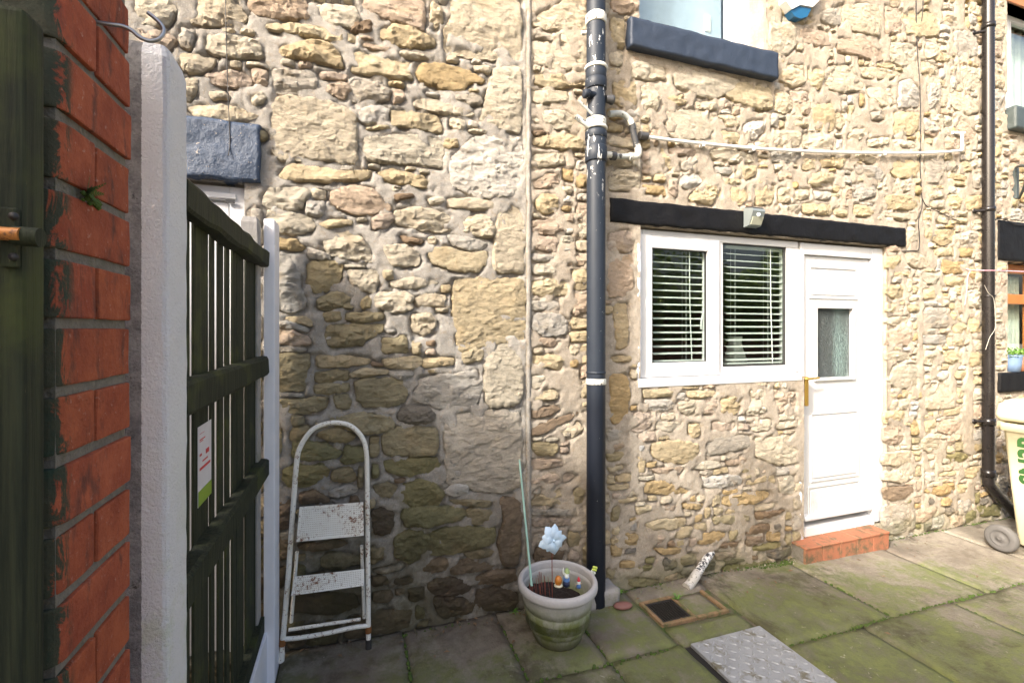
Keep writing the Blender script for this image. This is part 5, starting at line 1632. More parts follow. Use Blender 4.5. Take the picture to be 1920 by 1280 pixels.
# thin white overflow pipe along the wall
y = WY-.035
ov = empty('overflow_pipe', tuple(PP(1205, 255, y)), 'long thin white overflow pipe sagging across the wall from a black cap', 'pipe')
MB().tube(bez([PP(1212, 257, y), PP(1290, 266.5, y), PP(1410, 278, y), PP(1520, 284, y), PP(1640, 287, y), PP(1740, 286.5, y), PP(1797, 283, y), PP(1803, 280, y), PP(1804, 262, y), PP(1804, 251, y)], 6), .0108, 12).build('pipe', M_WPIPE, ov)
MB().tube([PP(1808, 249.5, y), PP(1786, 249, y+.02)], .0112, 12).build('elbow', M_WPIPE, ov)
MB().tube([PP(1199, 254, y), PP(1213, 256, y)], .024, 18).build('cap', M_DGREY, ov)
for px, py in ((1318, 269.5), (1412, 278), (1658, 287)):
    p = PP(px, py, y); m = MB(); m.box(p.x-.008, p.x+.008, y-.013, WY+.0, p.z-.020, p.z+.013, .003); m.build('clip', M_WPIPE, ov)
# slim black downpipe
y = WY-.06; rx = PP(1853, 560, y).x; rr_ = .040
rp = empty('downpipe', (rx, y, 0), 'slim black downpipe at the right, kicking towards the cream wheelie bin', 'drainpipe')
zr = lambda py: PP(1853, py, y).z
zb = zr(893)
MB().tube([(rx, y, zb), (rx, y, 4.9)], rr_, 28).build('pipe', M_BLACKPL, rp)
e = PP(1892, 950, y-.02)
MB().tube(bez([(rx, y, zb+.02), (rx, y, zb-.03), (rx+.03, y-.005, zb-.09), (e.x, y-.02, e.z), (e.x+.35, y-.05, e.z-.28)], 8), rr_*.97, 28).build('shoe', M_BLACKPL, rp)
for py, hh in ((50, .02), (393, .02), (790, .03), (886, .03), (555, .006)):
    z = zr(py); m = MB(); m.lathe([(rr_-.001, -hh), (rr_+.006, -hh), (rr_+.007, hh), (rr_-.001, hh)], (rx, y, z), 28); m.build('socket', M_BLACKPL, rp)
for py in (60, 395, 790):
    z = zr(py); m = MB(); m.tube([(rx-.10, WY-.005, z), (rx-.03, y, z)], .012, 10); m.lathe([(.001, -.02), (.02, -.02), (.02, 0), (.001, 0)], (rx-.10, WY, z), 12, 'Y'); m.build('bracket', M_BLACKPL, rp)
# waste spout into the drain
y = WY-.02
a = PP(1333, 1035, WY+.01); b = Vector(GP(1290, 1108)+(0,)); b.z = gz(b.x)+.055
sw = empty('waste_spout', tuple(a), 'stubby grey waste pipe with flaking white paint slanting from the wall foot to the drain', 'pipe')
M_FLAKE = simple('flaking_white_paint_on_pipe', (.05, .052, .06), .5, var=.3, scale=30, bump=.3, dirt=(.68, .68, .66), dirt_lo=.47, dirt_hi=.50, dscale=50)
kx = PP(1303, 1081, WY-.10); kb = PP(1287, 1112, WY-.115)
MB().tube([a, kx], .0255, 20, rr=[.0255, .0255]).build('pipe', M_FLAKE, sw)
MB().tube(bez([kx+(a-kx)*.16, kx, kx*.55+kb*.45+Vector((-.008, 0, .004)), Vector((kb.x, kb.y, gz(kb.x)+.004))], 6), .0280, 20).build('elbow', simple('grimy_white_plastic', (.50, .49, .46), .6, var=.2, bump=.3, dirt=(.16, .15, .12), dirt_lo=.5, dirt_hi=.62, dscale=30), sw)

# cables
y = WY-.012
o = MB().tube(bez([PP(1717, -60, y), PP(1718, 40, y), PP(1719, 70, y), PP(1721, 110, y), PP(1725, 170, y), PP(1726, 230, y), PP(1725, 300, y), PP(1727, 350, y), PP(1729, 385, y), PP(1722, 415, y), PP(1724, 445, y), PP(1722, 468, y), PP(1712, 470, y), PP(1691, 471, y)], 6), .0036, 8).build('wall_cable', M_CABLE, loc=PP(1725, 200, y)); tag(o, 'black cable hanging down the joint and turning towards the black lintel end', 'cable')
o = MB().tube(bez([PP(1729, 372, y), PP(1738, 387, y), PP(1760, 397, y), PP(1778, 406, y), PP(1800, 416, y)], 6), .0028, 8).build('wall_cable', M_CABLE, loc=PP(1729, 372, y)); tag(o, 'short black cable branching right, up from the lintel end', 'cable')
o = MB().tube(bez([PP(1731, -60, y), PP(1730, 20, y), PP(1724, 60, y), PP(1722, 78, y)], 6), .0025, 8).build('wall_cable', M_CABLE, loc=PP(1724, 60, y)); tag(o, 'fine second cable meeting the black cable near the top of the joint', 'cable')
o = MB().tube(bez([PP(422, -80, y-.02), PP(424, 60, y-.02), PP(427, 160, y-.02), PP(430, 235, y-.02), PP(431, 270, y-.02), PP(428, 292, y-.035)], 6), .0021, 8).build('wall_cable', M_CABLE, loc=PP(427, 160, y)); tag(o, 'thin dark cable hanging to the rough blue lintel behind the fence', 'cable')
y = WY-.03
o = MB().tube(bez([PP(1866, 412, y), PP(1876, 410, y), PP(1888, 413, y), PP(1905, 421, y), PP(1930, 422, y)], 6), .004, 8).build('wall_cable', M_CABLE, loc=PP(1866, 412, y)); tag(o, 'black cable lying over the black lintel at the right edge', 'cable')
# pink washing line
M_PINK = plain('pink_plastic_line', (.62, .32, .38), .5)
o = MB().tube(bez([PP(1812, 504, WY-.01), PP(1822, 506, WY-.05), PP(1845, 507, WY-.14), PP(1880, 507.5, WY-.17), PP(1960, 511, WY-.3)], 6), .0042, 8).build('washing_line', M_PINK, loc=PP(1815, 505, WY-.02)); tag(o, 'pink washing line tied to the wall and crossing the slim black downpipe', 'washing line')
o = MB().tube(bez([PP(1821, 506, WY-.04), PP(1815, 517, WY-.03), PP(1813, 540, WY-.03), PP(1809, 572, WY-.02)], 6), .0034, 8).build('washing_line_tail', M_PINK, loc=PP(1815, 520, WY-.02)); tag(o, 'loose pink end of the washing line hanging left of the black downpipe', 'washing line')
M_STR = plain('pale_string', (.5, .48, .42), .7); y = WY-.12
o = MB().tube(bez([PP(1846, 535, y), PP(1853, 549, y), PP(1863, 560, y), PP(1866, 590, y), PP(1866, 615, y), PP(1856, 632, y), PP(1848, 655, y)], 6), .0018, 6).build('string', M_STR, loc=PP(1860, 560, y)); tag(o, 'pale loop of string hanging round the slim black downpipe', 'string')
# alarm box
M_ALW = plain('white_alarm_plastic', (.80, .82, .82), .35); M_ALB = plain('blue_translucent_plastic', (.012, .10, .22), .3)
ax_, az_ = wp(1503, 0, WY-.03); ab = empty('alarm_box', (ax_, WY, az_), 'white six sided alarm box with a blue base above the black cable', 'alarm box')
P_ = lambda px, py: wp(px, py, WY-.06)
out = [P_(1475, -30), P_(1472, 2), P_(1484, 18), P_(1500, 10), P_(1523, 14), P_(1537, 0), P_(1540, -30), P_(1505, -60)]
MB().prism(out, WY-.065, WY-.002).build('cover', M_ALW, ab)
out = [P_(1484, 19), P_(1491, 30), P_(1502, 34.5), P_(1515, 31), P_(1523, 15), P_(1500, 11)]
MB().prism(out, WY-.055, WY-.004).build('strobe_base', M_ALB, ab)
# sensor light on the lintel
lxp, lzp = wp(1411, 409, WY-.05); sl = empty('sensor_light', (lxp, WY-.03, lzp), 'small silver solar sensor light on the long black lintel', 'light')
M_SILV = simple('silver_plastic', (.22, .25, .25), .35, .3, var=.1, bump=0); M_PALEP = plain('pale_lens', (.36, .37, .29), .3)
m = MB(); w = .052; q = [(WY-.026, lzp+.070), (WY-.10, lzp+.052), (WY-.105, lzp+.035), (WY-.07, lzp-.055), (WY-.026, lzp-.062)]
vs = [(lxp-w, a, b) for a, b in q]+[(lxp+w, a, b) for a, b in q]; n = len(q)
m.add(vs, [list(range(n)), list(range(2*n-1, n-1, -1))]+[[i, (i+1) % n, (i+1) % n+n, i+n] for i in range(n)]); m.build('housing', M_SILV, sl)
m = MB(); qq = [Vector((lxp, WY-.1045, lzp+.020)), Vector((lxp, WY-.076, lzp-.050))]
d_ = (qq[1]-qq[0]).normalized(); nrm = Vector((0, d_.z, -d_.y)).normalized()
if nrm.y > 0: nrm = -nrm
c0, c1 = qq[0]+d_*.022, qq[1]
vs = [c0+Vector((-w+.008, 0, 0))+nrm*.004, c0+Vector((w-.008, 0, 0))+nrm*.004, c1+Vector((w-.008, 0, 0))+nrm*.004, c1+Vector((-w+.008, 0, 0))+nrm*.004]
vs += [v-nrm*.006 for v in vs]; m.add(vs, [[0, 1, 2, 3], [7, 6, 5, 4], [0, 4, 5, 1], [1, 5, 6, 2], [2, 6, 7, 3], [3, 7, 4, 0]]); m.build('lens', M_PALEP, sl)
MB().lathe([(.0001, -.016), (.009, -.013), (.013, -.004), (.014, .0)], (lxp, WY-.098, lzp+.010), 18, 'Y').build('sensor', M_ALW, sl)
MB().box(lxp-w+.004, lxp+w-.004, WY-.096, WY-.032, lzp+.064, lzp+.071, .002, rot=Matrix.Rotation(.2, 4, 'X'), piv=(lxp, WY-.05, lzp+.066)).build('solar_panel', M_DGREY, sl)
# hanging basket bracket, right edge
y = WY-.04; m = MB(); m.box(PP(1909, 315, y).x, PP(1914, 315, y).x, WY-.03, WY, PP(1912, 372, y).z, PP(1912, 312, y).z, .004)
m.tube(bez([PP(1907, 313, y), PP(1915, 311, y-.1), PP(1935, 312, y-.22)]), .012, 8); m.tube(bez([PP(1911, 372, y), PP(1918, 356, y-.06), PP(1932, 318, y-.16)]), .010, 8)
o = m.build('wall_bracket', M_GREENST, loc=PP(1912, 340, WY)); tag(o, 'dark green iron bracket on the wall at the right edge, above the black lintel', 'bracket')
# flower pots on the neighbour's sill
M_BLUEP = plain('blue_glazed_pot', (.16, .24, .38), .3); M_TER2 = plain('terracotta_pot', (.38, .16, .08), .7); M_TEAL = plain('teal_pot', (.20, .36, .34), .4)
for px, r, h, mt, lb in ((1896, .072, .15, M_BLUEP, 'blue glazed flower pot on the black sill at the right edge'), (1913, .052, .13, M_TER2, 'small terracotta flower pot between the blue and teal pots on the sill'), (1927, .07, .13, M_TEAL, 'teal flower pot on the black sill beside the terracotta one')):
    p = PP(px, 697, WY+.02); z0 = RSZT+.002
    e_ = empty('flower_pot', (p.x, WY+.02, z0), lb, 'flower pot', 'flower pots on the black sill')
    MB().lathe([(.001, 0), (r*.8, 0), (r*.95, h*.5), (r, h*.9), (r*1.06, h), (r*.92, h), (r*.88, h*.85), (.001, h*.82)], (p.x, WY+.02, z0), 28).build('pot', mt, e_)
for px, lb in ((1893, 'bright green trailing plant in the blue pot on the sill'), (1915, 'bright green leafy plant over the terracotta pot on the sill')):
    p = PP(px, 697, WY+.02); rr = random.Random(px); m = MB()
    for i in range(150):
        c = Vector((p.x+rr.gauss(0, .055), WY+.01+rr.gauss(0, .04), RSZT+.17+rr.gauss(0, .022))); s_ = rr.uniform(.008, .016)
        a1 = Vector((rr.gauss(0, 1), rr.gauss(0, 1), rr.gauss(0, 1))).normalized()*s_; a2 = a1.cross(Vector((rr.gauss(0, 1), rr.gauss(0, 1), rr.gauss(0, 1)))).normalized()*s_*.6
        m.add([c-a1, c+a2, c+a1, c-a2], [[0, 1, 2, 3]], True)
    o = m.build('potted_plant', M_WEED, loc=(p.x, WY+.02, RSZT+.15)); tag(o, lb, 'plant')

# ================================================================ wheelie bin
BX, BY = PP(1872, 800, 2.04).x, 2.04
zg = gz(4.0)
def PB(px, py, y): a, b, c = ray(px, py); t = y/b; return Vector((a*t, y, CZ+c*t))
# bin stands with its back (wheels) to the wall side, seen from its left; base front corner at photo (1905,1035)
bx0 = PB(1866, 800, 2.03).x; bb = PB(1905, 1030, 2.03)
wb_ = empty('wheelie_bin', (bb.x+.25, 2.0, gz(4.2)), 'cream wheelie bin with green lettering at the right edge of the yard', 'bin')
ztop = PB(1880, 800, 2.03).z; zl = PB(1880, 757, 2.03).z; zbot = gz(bb.x)+.02
xt0 = PB(1877, 820, 2.15).x; xb0 = PB(1906, 1028, 2.10).x
m = MB(); wt, wbm, dt, db = .58, .46, .30, .24
yc = 2.03
def ringp(x0, x1, y0, y1, z, r=.03, n=5):
    out = []
    for cx_, cy_, a0 in ((x1-r, y1-r, 0), (x0+r, y1-r, 90), (x0+r, y0+r, 180), (x1-r, y0+r, 270)):
        for q in range(n+1):
            a = R(a0+90*q/n); out.append((cx_+r*math.cos(a), cy_+r*math.sin(a), z))
    return out
rings = []
for t in (0, .02, .5, .93, .935, 1.0):
    z = zbot+(ztop-zbot)*t; k = t
    x0 = xb0+(xt0-xb0)*k; x1 = xb0+wbm+(xt0+wt-xb0-wbm)*k; y0 = 1.80-.06*k; y1 = 2.10+.05*k
    if t == 0: x0 += .02; x1 -= .02; y0 += .02; y1 -= .02
    if t >= .935: x0 -= .018; x1 += .018; y0 -= .018; y1 += .018
    rings.append(ringp(x0, x1, y0, y1, z))
vs = [p for r_ in rings for p in r_]; n = len(rings[0]); fs = [[i*n+q, i*n+(q+1) % n, (i+1)*n+(q+1) % n, (i+1)*n+q] for i in range(len(rings)-1) for q in range(n)]
fs.append(list(range(n))[::-1]); m.add(vs, fs, True); m.build('body', M_CREAM, wb_)
m = MB(); xl0 = PB(1864, 775, 2.21).x
for (g_, z_) in ((0, 0),):
    rs = []
    for t, gr in ((0, .0), (.25, .012), (.75, .0), (1.0, -.05)):
        rs.append(ringp(xl0-gr, xt0+wt+.04+gr, 1.70-gr, 2.20+gr, ztop+.004+(zl-ztop)*t, .04))
    vs = [p for r_ in rs for p in r_]; fs = [[i*n+q, i*n+(q+1) % n, (i+1)*n+(q+1) % n, (i+1)*n+q] for i in range(3) for q in range(n)]; fs += [list(range(n))[::-1], [3*n+q for q in range(n)]]
    m.add(vs, fs, True)
m.build('lid', M_CREAM, wb_)
# wheel on the near left corner, its axle along x
wc = PB(1878, 1005, 2.10); wc.z = gz(wc.x)+.098
wh = empty('wheel'); wh.parent = wb_; wh.location = wc-wb_.location
MB().lathe([(.058, -.026), (.080, -.028), (.093, -.02), (.097, 0), (.093, .02), (.080, .028), (.058, .026)], wc, 40, 'X').build('tyre', M_TYRE, wh)
MB().lathe([(.001, -.020), (.020, -.022), (.024, -.014), (.050, -.016), (.060, -.024), (.060, .02), (.001, .02)], wc, 32, 'X').build('rim', M_TYRE, wh)
MB().tube([wc+Vector((-.03, 0, 0)), wc+Vector((.42, 0, 0))], .011, 12).build('axle', M_TYRE, wb_)
# lettering down the near face of the bin, cut off by the picture edge like the original
def text(body, size, loc, rot, mat, parent, name):
    cu = bpy.data.curves.new(name, 'FONT'); cu.body = body; cu.size = size; cu.extrude = .0006; cu.align_x = 'LEFT'; cu.offset = .004*size/.1
    to = bpy.data.objects.new(name, cu); COL.objects.link(to)
    dg = bpy.context.evaluated_depsgraph_get(); me = bpy.data.meshes.new_from_object(to.evaluated_get(dg)); bpy.data.objects.remove(to)
    o = link(name, me, mat, parent); o.location = Vector(loc)-(parent.location if parent else Vector((0, 0, 0))); o.rotation_euler = rot
    return o
fxm = xb0+(xt0-xb0)*.62
u_ = (1909-960)/F; yt_ = fxm/((math.sin(TH)+u_*math.cos(TH))/(math.cos(TH)-u_*math.sin(TH)))
zt_ = PB(1912, 905, yt_).z; sl_ = math.atan2(xb0-xt0, ztop-zbot)
o = text('SN3R', .155, (0, 0, 0), (0, 0, 0), M_GREENTXT, wb_, 'lettering')
fx_ = xb0+(xt0-xb0)*(zt_-zbot)/(ztop-zbot)-.0025
o.matrix_local = Matrix.Translation(Vector((fx_, yt_-.115, zt_))-wb_.location) @ Matrix.Rotation(-sl_, 4, 'Y') @ Matrix.Rotation(R(-90), 4, 'Z') @ Matrix.Rotation(R(90), 4, 'X') @ Matrix.Rotation(R(90), 4, 'Z')

# ================================================================ step stool, planter and its contents
lad = empty('step_stool', (-.13, 2.44, gz(-.13)), 'folded white two-step metal stool with rust, leaning on the mossy wall', 'step ladder')
def LP(px, py, y): a, b, c = ray(px, py); t = y/b; return Vector((a*t, y, CZ+c*t))
yb, yt = 2.405, 2.455
fl = LP(527, 1232, 2.425); fl.z = gz(fl.x)+.002; fr_ = LP(691, 1203, 2.40); fr_.z = gz(fr_.x)+.0
A = [fl, LP(540, 1085, 2.43), LP(549, 960, 2.44), LP(556, 870, 2.445), LP(563, 838, 2.45), LP(583, 808, 2.45), LP(606, 795.5, 2.45), LP(630, 792, 2.45), LP(655, 797, 2.45), LP(675, 814, 2.45), LP(685, 836, 2.45), LP(688, 870, 2.45), LP(689, 960, 2.44), LP(690, 1085, 2.425), fr_]
MB().tube(bez(A, 6), .0118, 16).build('arch_frame', M_LADDER, lad)
B_ = [LP(556, 1030, 2.45), LP(550, 1100, 2.455), LP(546, 1168, 2.46)]
MB().tube([LP(557, 1034, 2.455), LP(546, 1166, 2.47)], .0082, 12).build('rear_leg', M_LADDER, lad)
MB().tube([LP(678, 1022, 2.455), LP(683, 1158, 2.47)], .0082, 12).build('rear_leg', M_LADDER, lad)
MB().tube([LP(541, 1180, 2.455), LP(676, 1160, 2.455)], .0082, 12).build('rear_crossbar', M_LADDER, lad)
MB().tube(bez([LP(534, 1197, 2.425), LP(560, 1195, 2.42), LP(610, 1187, 2.415), LP(660, 1176, 2.41), LP(690, 1172, 2.405)]), .0105, 12).build('front_crossbar', M_LADDER, lad)
def tread(tl, tr, br, bl, nx, nz, name='step_plate'):
    """folded step plate with its rows of punched holes"""
    m = MB(); N = []; e1 = (tr-tl); e2 = (bl-tl); nr = e2.cross(e1).normalized()
    if nr.y > 0: nr = -nr
    P = lambda u, v, h=0: tl*(1-u)*(1-v)+tr*u*(1-v)+br*u*v+bl*(1-u)*v + nr*h
    t = .010
    # rim
    for (u0, u1, v0, v1) in ((0, .04, 0, 1), (.96, 1, 0, 1), (.04, .96, 0, .07), (.04, .96, .93, 1)):
        q = [P(u0, v0, t*.6), P(u1, v0, t*.6), P(u1, v1, t*.6), P(u0, v1, t*.6), P(u0, v0, -t), P(u1, v0, -t), P(u1, v1, -t), P(u0, v1, -t)]
        m.add(q, [[0, 1, 2, 3], [7, 6, 5, 4], [0, 4, 5, 1], [1, 5, 6, 2], [2, 6, 7, 3], [3, 7, 4, 0]])
    hs = .34
    for i in range(nx):
        for j in range(nz):
            u0 = .04+.92*i/nx; u1 = .04+.92*(i+1)/nx; v0 = .07+.86*j/nz; v1 = .07+.86*(j+1)/nz
            a_, b_, c_, d_ = u0+(u1-u0)*hs, u1-(u1-u0)*hs, v0+(v1-v0)*hs, v1-(v1-v0)*hs; h = t*.4
            q = [P(u0, v0, h), P(u1, v0, h), P(u1, v1, h), P(u0, v1, h), P(a_, c_, h), P(b_, c_, h), P(b_, d_, h), P(a_, d_, h)]
            m.add(q, [[0, 1, 5, 4], [1, 2, 6, 5], [2, 3, 7, 6], [3, 0, 4, 7]])
    o = m.build(name, M_LADDER, lad)
    q = [P(.01, .01, -.004), P(.99, .01, -.004), P(.99, .99, -.004), P(.01, .99, -.004)]
    MB().add(q+[p-nr*.003 for p in q], [[0, 1, 2, 3], [7, 6, 5, 4]]).build('step_backing', plain('rusty_underside', (.25, .16, .09), .8), lad)
tread(LP(562, 950, 2.41), LP(681, 941, 2.40), LP(682, 1003, 2.365), LP(556, 1015, 2.375), 34, 14)
tread(LP(553, 1080, 2.41), LP(683, 1066, 2.40), LP(682, 1097, 2.37), LP(546, 1116, 2.38), 36, 8)
M_RUB = simple('worn_black_rubber_foot', (.03, .028, .025), .8, var=.4, bump=.3)
for f, k_ in ((fl, 0), (fr_, 1)):
    d = (Vector(A[1])-fl).normalized() if not k_ else (Vector(A[-2])-fr_).normalized()
    MB().tube([f+d*.0, f+d*.045], .0145, 14).build('rubber_foot', M_RUB if k_ else M_LADDER, lad)
    MB().tube([f+d*.075, f+d*.105], .0150, 14).build('hinge_sleeve', simple('rusty_metal', (.24, .10, .03), .7, .3, var=.5, scale=60, bump=.5), lad)

PC = (.995, 2.205); pz = gz(PC[0])
pot = empty('planter', (PC[0], PC[1], pz), 'round ribbed grey plastic planter, green with algae, standing by the soil pipe', 'planter')
prof = [(.001, .002), (.118, .002), (.124, .012), (.130, .030), (.136, .052), (.134, .060), (.146, .066), (.154, .088), (.156, .112), (.152, .120), (.163, .126), (.170, .150), (.171, .172), (.167, .180), (.176, .186), (.182, .215), (.184, .245), (.184, .262)]
MB().lathe(prof+[(.176, .262), (.172, .24), (.165, .10), (.001, .10)], (*PC, pz), 72).build('body', M_POT, pot)
MB().lathe([(.183, .258), (.199, .258), (.204, .263), (.206, .272), (.205, .288), (.200, .298), (.190, .302), (.182, .300), (.178, .29), (.177, .258)], (*PC, pz), 72).build('rim', M_POT, pot)
# compost
m = MB(); vs = []; fs = []; nr_, na = 12, 48
for i in range(nr_+1):
    for k_ in range(na):
        a = 2*math.pi*k_/na; r_ = .170*i/nr_; x = PC[0]+r_*math.cos(a); y = PC[1]+r_*math.sin(a)
        slope = -.045*(math.cos(a)*.8-math.sin(a)*.15)*(i/nr_)
        vs.append((x, y, pz+.185+slope+(float(vnoise(np.array([x*60]), np.array([y*60]), 1.)[0])-.5)*.02))
for i in range(nr_):
    for k_ in range(na): fs.append([i*na+k_, i*na+(k_+1) % na, (i+1)*na+(k_+1) % na, (i+1)*na+k_])
m.add(vs, fs, True); m.build('compost', M_SOILE, pot)
# cane
o = MB().tube([(XYc := LP(997, 1098, 2.18)), LP(974, 862, 2.478)], .0052, 10, rr=[.0062, .0050]).build('garden_cane', M_BAMBOO, loc=LP(997, 1098, 2.18)); tag(o, 'tall pale green cane leaning from the planter against the house wall', 'cane')
# pinwheel
c = LP(1036, 1011, 2.20)
pw = empty('pinwheel', tuple(c), 'pale blue petalled toy windmill on a thin stick in the planter', 'pinwheel')
MB().tube([c+Vector((0, .01, -.01)), Vector((c.x+.004, c.y+.01, pz+.17))], .0022, 8).build('stick', M_TWIG, pw)
MB().lathe([(.001, -.022), (.006, -.020), (.007, -.010), (.003, 0)], c, 14, 'Y').build('hub', M_PETAL, pw)
pm = None
for i in range(9):
    vs = []; fs = []
    for a_, (rr1, w_, dy) in enumerate([(.003, .004, -.006), (.020, .018, -.012), (.042, .0275, -.014), (.062, .020, -.004), (.080, .0015, .004)]):
        for q in (-1, 0, 1): vs.append((q*w_, dy+(.010 if q == 1 else 0)*(1 if a_ in (1, 2, 3) else 0)-(.005 if q == 0 else 0), rr1))
    for a_ in range(4):
        for q in range(2): b0 = a_*3+q; fs.append([b0, b0+1, b0+4, b0+3])
    if pm is None:
        pm = bpy.data.meshes.new('petal'); pm.from_pydata(vs, [], fs); pm.polygons.foreach_set('use_smooth', [True]*len(fs))
    o = link('petal', pm, M_PETAL, pw); o.rotation_euler = (.0, 2*math.pi*i/9+.2, 0); o.rotation_euler[0] = .0; o.location = (0, -.006*(i % 2), 0)
    o.scale = (1, 1, 1.0-.20*(i % 2))
# bare twigs in the planter
m = MB(); rr = random.Random(9)
for i in range(22):
    x = PC[0]+rr.uniform(-.13, .0); y = PC[1]+rr.uniform(.02, .12)
    m.tube([(x, y, pz+.19), (x+rr.uniform(-.012, .012), y+.02, pz+.19+rr.uniform(.05, .11))], .0012, 5)
o = m.build('dry_twigs', M_TWIG, loc=(PC[0]-.06, PC[1]+.08, pz+.19)); tag(o, 'clump of thin red brown dry stems at the back of the planter', 'dry stems')
# little figures
def figure(px, py, y, parts, name, label, cat):
    p = LP(px, py, y); e_ = empty(name, tuple(p), label, cat, 'little figures in the planter')
    for nm, prof, mt, off in parts: MB().lathe(prof, p+Vector(off), 20).build(nm, mt, e_)
MO = plain('orange_brown_glaze', (.45, .16, .02), .3); MCR = plain('cream_glaze', (.62, .58, .42), .4); MBL = plain('blue_glaze', (.10, .22, .50), .4); MWH = plain('white_glaze_paint', (.70, .74, .70), .35)
MGN = plain('green_glaze', (.30, .40, .16), .4); MRD = plain('red_glaze', (.55, .03, .05), .35); MYG = plain('yellow_green_plastic', (.50, .60, .10), .4); MSK = plain('skin_tone_paint', (.60, .42, .32), .5)
figure(1047, 1098, 2.13, [('base', [(.001, 0), (.020, 0), (.022, .004), (.018, .009), (.001, .010)], MCR, (0, 0, 0)), ('body', [(.012, .008), (.018, .018), (.019, .030), (.014, .044), (.005, .051), (.0005, .052)], MO, (0, 0, 0))], 'toadstool_ornament', 'small orange brown ornament on a cream foot among the planter compost', 'ornament')
figure(1062, 1090, 2.15, [('legs', [(.001, -.02), (.017, -.02), (.018, .0), (.014, .008)], plain('navy_paint', (.03, .04, .09), .5), (0, 0, 0)), ('coat', [(.014, .002), (.017, .010), (.015, .024), (.010, .032)], MBL, (0, 0, 0)), ('head', [(.009, .030), (.014, .038), (.013, .048), (.004, .055)], MWH, (0, 0, 0)), ('hat', [(.015, .046), (.013, .056), (.007, .066), (.001, .072)], MGN, (.003, 0, 0)), ('beard', [(.001, .022), (.010, .028), (.011, .038), (.001, .045)], MWH, (-.004, -.012, 0)), ('ear', [(.001, .04), (.005, .05), (.004, .062), (.0005, .076)], MWH, (-.017, 0, 0))], 'garden_gnome', 'larger garden gnome with green hat and blue coat in the middle of the planter', 'gnome')
figure(1085, 1101, 2.16, [('coat', [(.001, 0), (.012, 0), (.012, .008), (.010, .020)], MBL, (0, 0, 0)), ('head', [(.008, .018), (.010, .026), (.009, .034), (.004, .038)], MWH, (0, 0, 0)), ('hat', [(.009, .034), (.0085, .040), (.005, .050), (.0005, .058)], MRD, (0, 0, 0)), ('hand', [(.001, .016), (.004, .019), (.001, .023)], MSK, (-.013, 0, 0)), ('hand', [(.001, .016), (.004, .019), (.001, .023)], MSK, (.013, 0, 0))], 'garden_gnome', 'tiny garden gnome with red pointed hat at the right inside the planter', 'gnome')
p = LP(1110, 1074, 2.24)
rf = empty('rim_ornament', tuple(p), 'white and blue toy with a yellow green flower head perched on the planter rim', 'ornament')
m = MB(); 
for i in range(5):
    a = 2*math.pi*i/5; m.lathe([(.0005, -.006), (.009, -.003), (.009, .004), (.0005, .007)], p+Vector((.012*math.cos(a), .004*math.sin(a*2), .010*math.sin(a))), 12)
m.build('body', MWH, rf)
m = MB()
for i in range(4):
    a = 2*math.pi*i/4+.4; m.lathe([(.0005, -.006), (.008, -.003), (.008, .004), (.0005, .007)], p+Vector((.014+.009*math.cos(a), -.004, .024+.009*math.sin(a))), 12)
m.build('flower_head', MYG, rf)
m = MB(); m.lathe([(.0005, -.005), (.006, 0), (.0005, .005)], p+Vector((-.018, -.004, .010)), 12); m.build('wing', MBL, rf)
# concrete pad and small stones by the pipe
m = rough_block(1.22, 1.46, 2.36, 2.49, gz(1.3)-.02, gz(1.3)+.085, .010, .02, 33); o = m.build('concrete_pad', M_CONC, loc=(1.34, 2.42, gz(1.3))); tag(o, 'rough greenish concrete block at the foot of the thick soil pipe', 'concrete block')
def pebble(px, py, rx_, ry_, rz_, mat, label, rot=0, nm='pebble'):
    X, Y = GP(px, py); m = MB(); m.lathe([(.001, -1), (.5, -.86), (.86, -.5), (1, 0), (.88, .46), (.55, .80), (.001, .95)], (0, 0, 0), 18)
    ca, sa = math.cos(rot), math.sin(rot)
    m.v = [(X+(v[0]*rx_)*ca-(v[1]*ry_)*sa, Y+(v[0]*rx_)*sa+(v[1]*ry_)*ca, gz(X)+rz_*.75+v[2]*rz_) for v in m.v]
    o = m.build(nm, mat, loc=(X, Y, gz(X))); tag(o, label, 'pebble'); return o
pebble(1168, 1139, .058, .032, .018, plain('red_brown_pebble', (.20, .09, .075), .6), 'flat red brown stone lying by the wall right of the soil pipe', -.15)
# weeds at the wall foot
def weed(px, py, label, n, L, seed):
    X, Y = GP(px, py); tuft('weed', (X, min(Y, WY-.03), gz(X)), n, L, M_WEED, label, 'weed', 1.0, L*.11, .8, seed=seed)
weed(1152, 1118, 'broad leaved weed between the soil pipe foot and the red brown stone', 9, .085, 3)
weed(1270, 1122, 'small weed beside the elbow of the flaking waste pipe', 9, .045, 4)
weed(962, 1145, 'little weed at the wall foot left of the planter', 8, .05, 5)
# litter: crumbs of mortar and grit along the wall foot
m = MB(); rr = random.Random(21)
for i in range(330):
    x = rr.uniform(-.3, 4.4); y = WY-.012-abs(rr.gauss(0, .045)); s_ = abs(rr.gauss(.003, .0035))+.0015
    vs = [Vector((x, y, gz(x)+s_*.5+.002))+Vector((rr.gauss(0, 1), rr.gauss(0, 1), rr.gauss(0, .7))).normalized()*s_ for _ in range(6)]
    m.add(vs, [[0, 1, 2], [0, 2, 3], [0, 3, 4], [0, 4, 1], [5, 2, 1], [5, 3, 2], [5, 4, 3], [5, 1, 4]])
o = m.build('grit', M_MORT[0]); tag(o, 'loose mortar crumbs and grit along the foot of the wall', 'grit', kind='stuff')
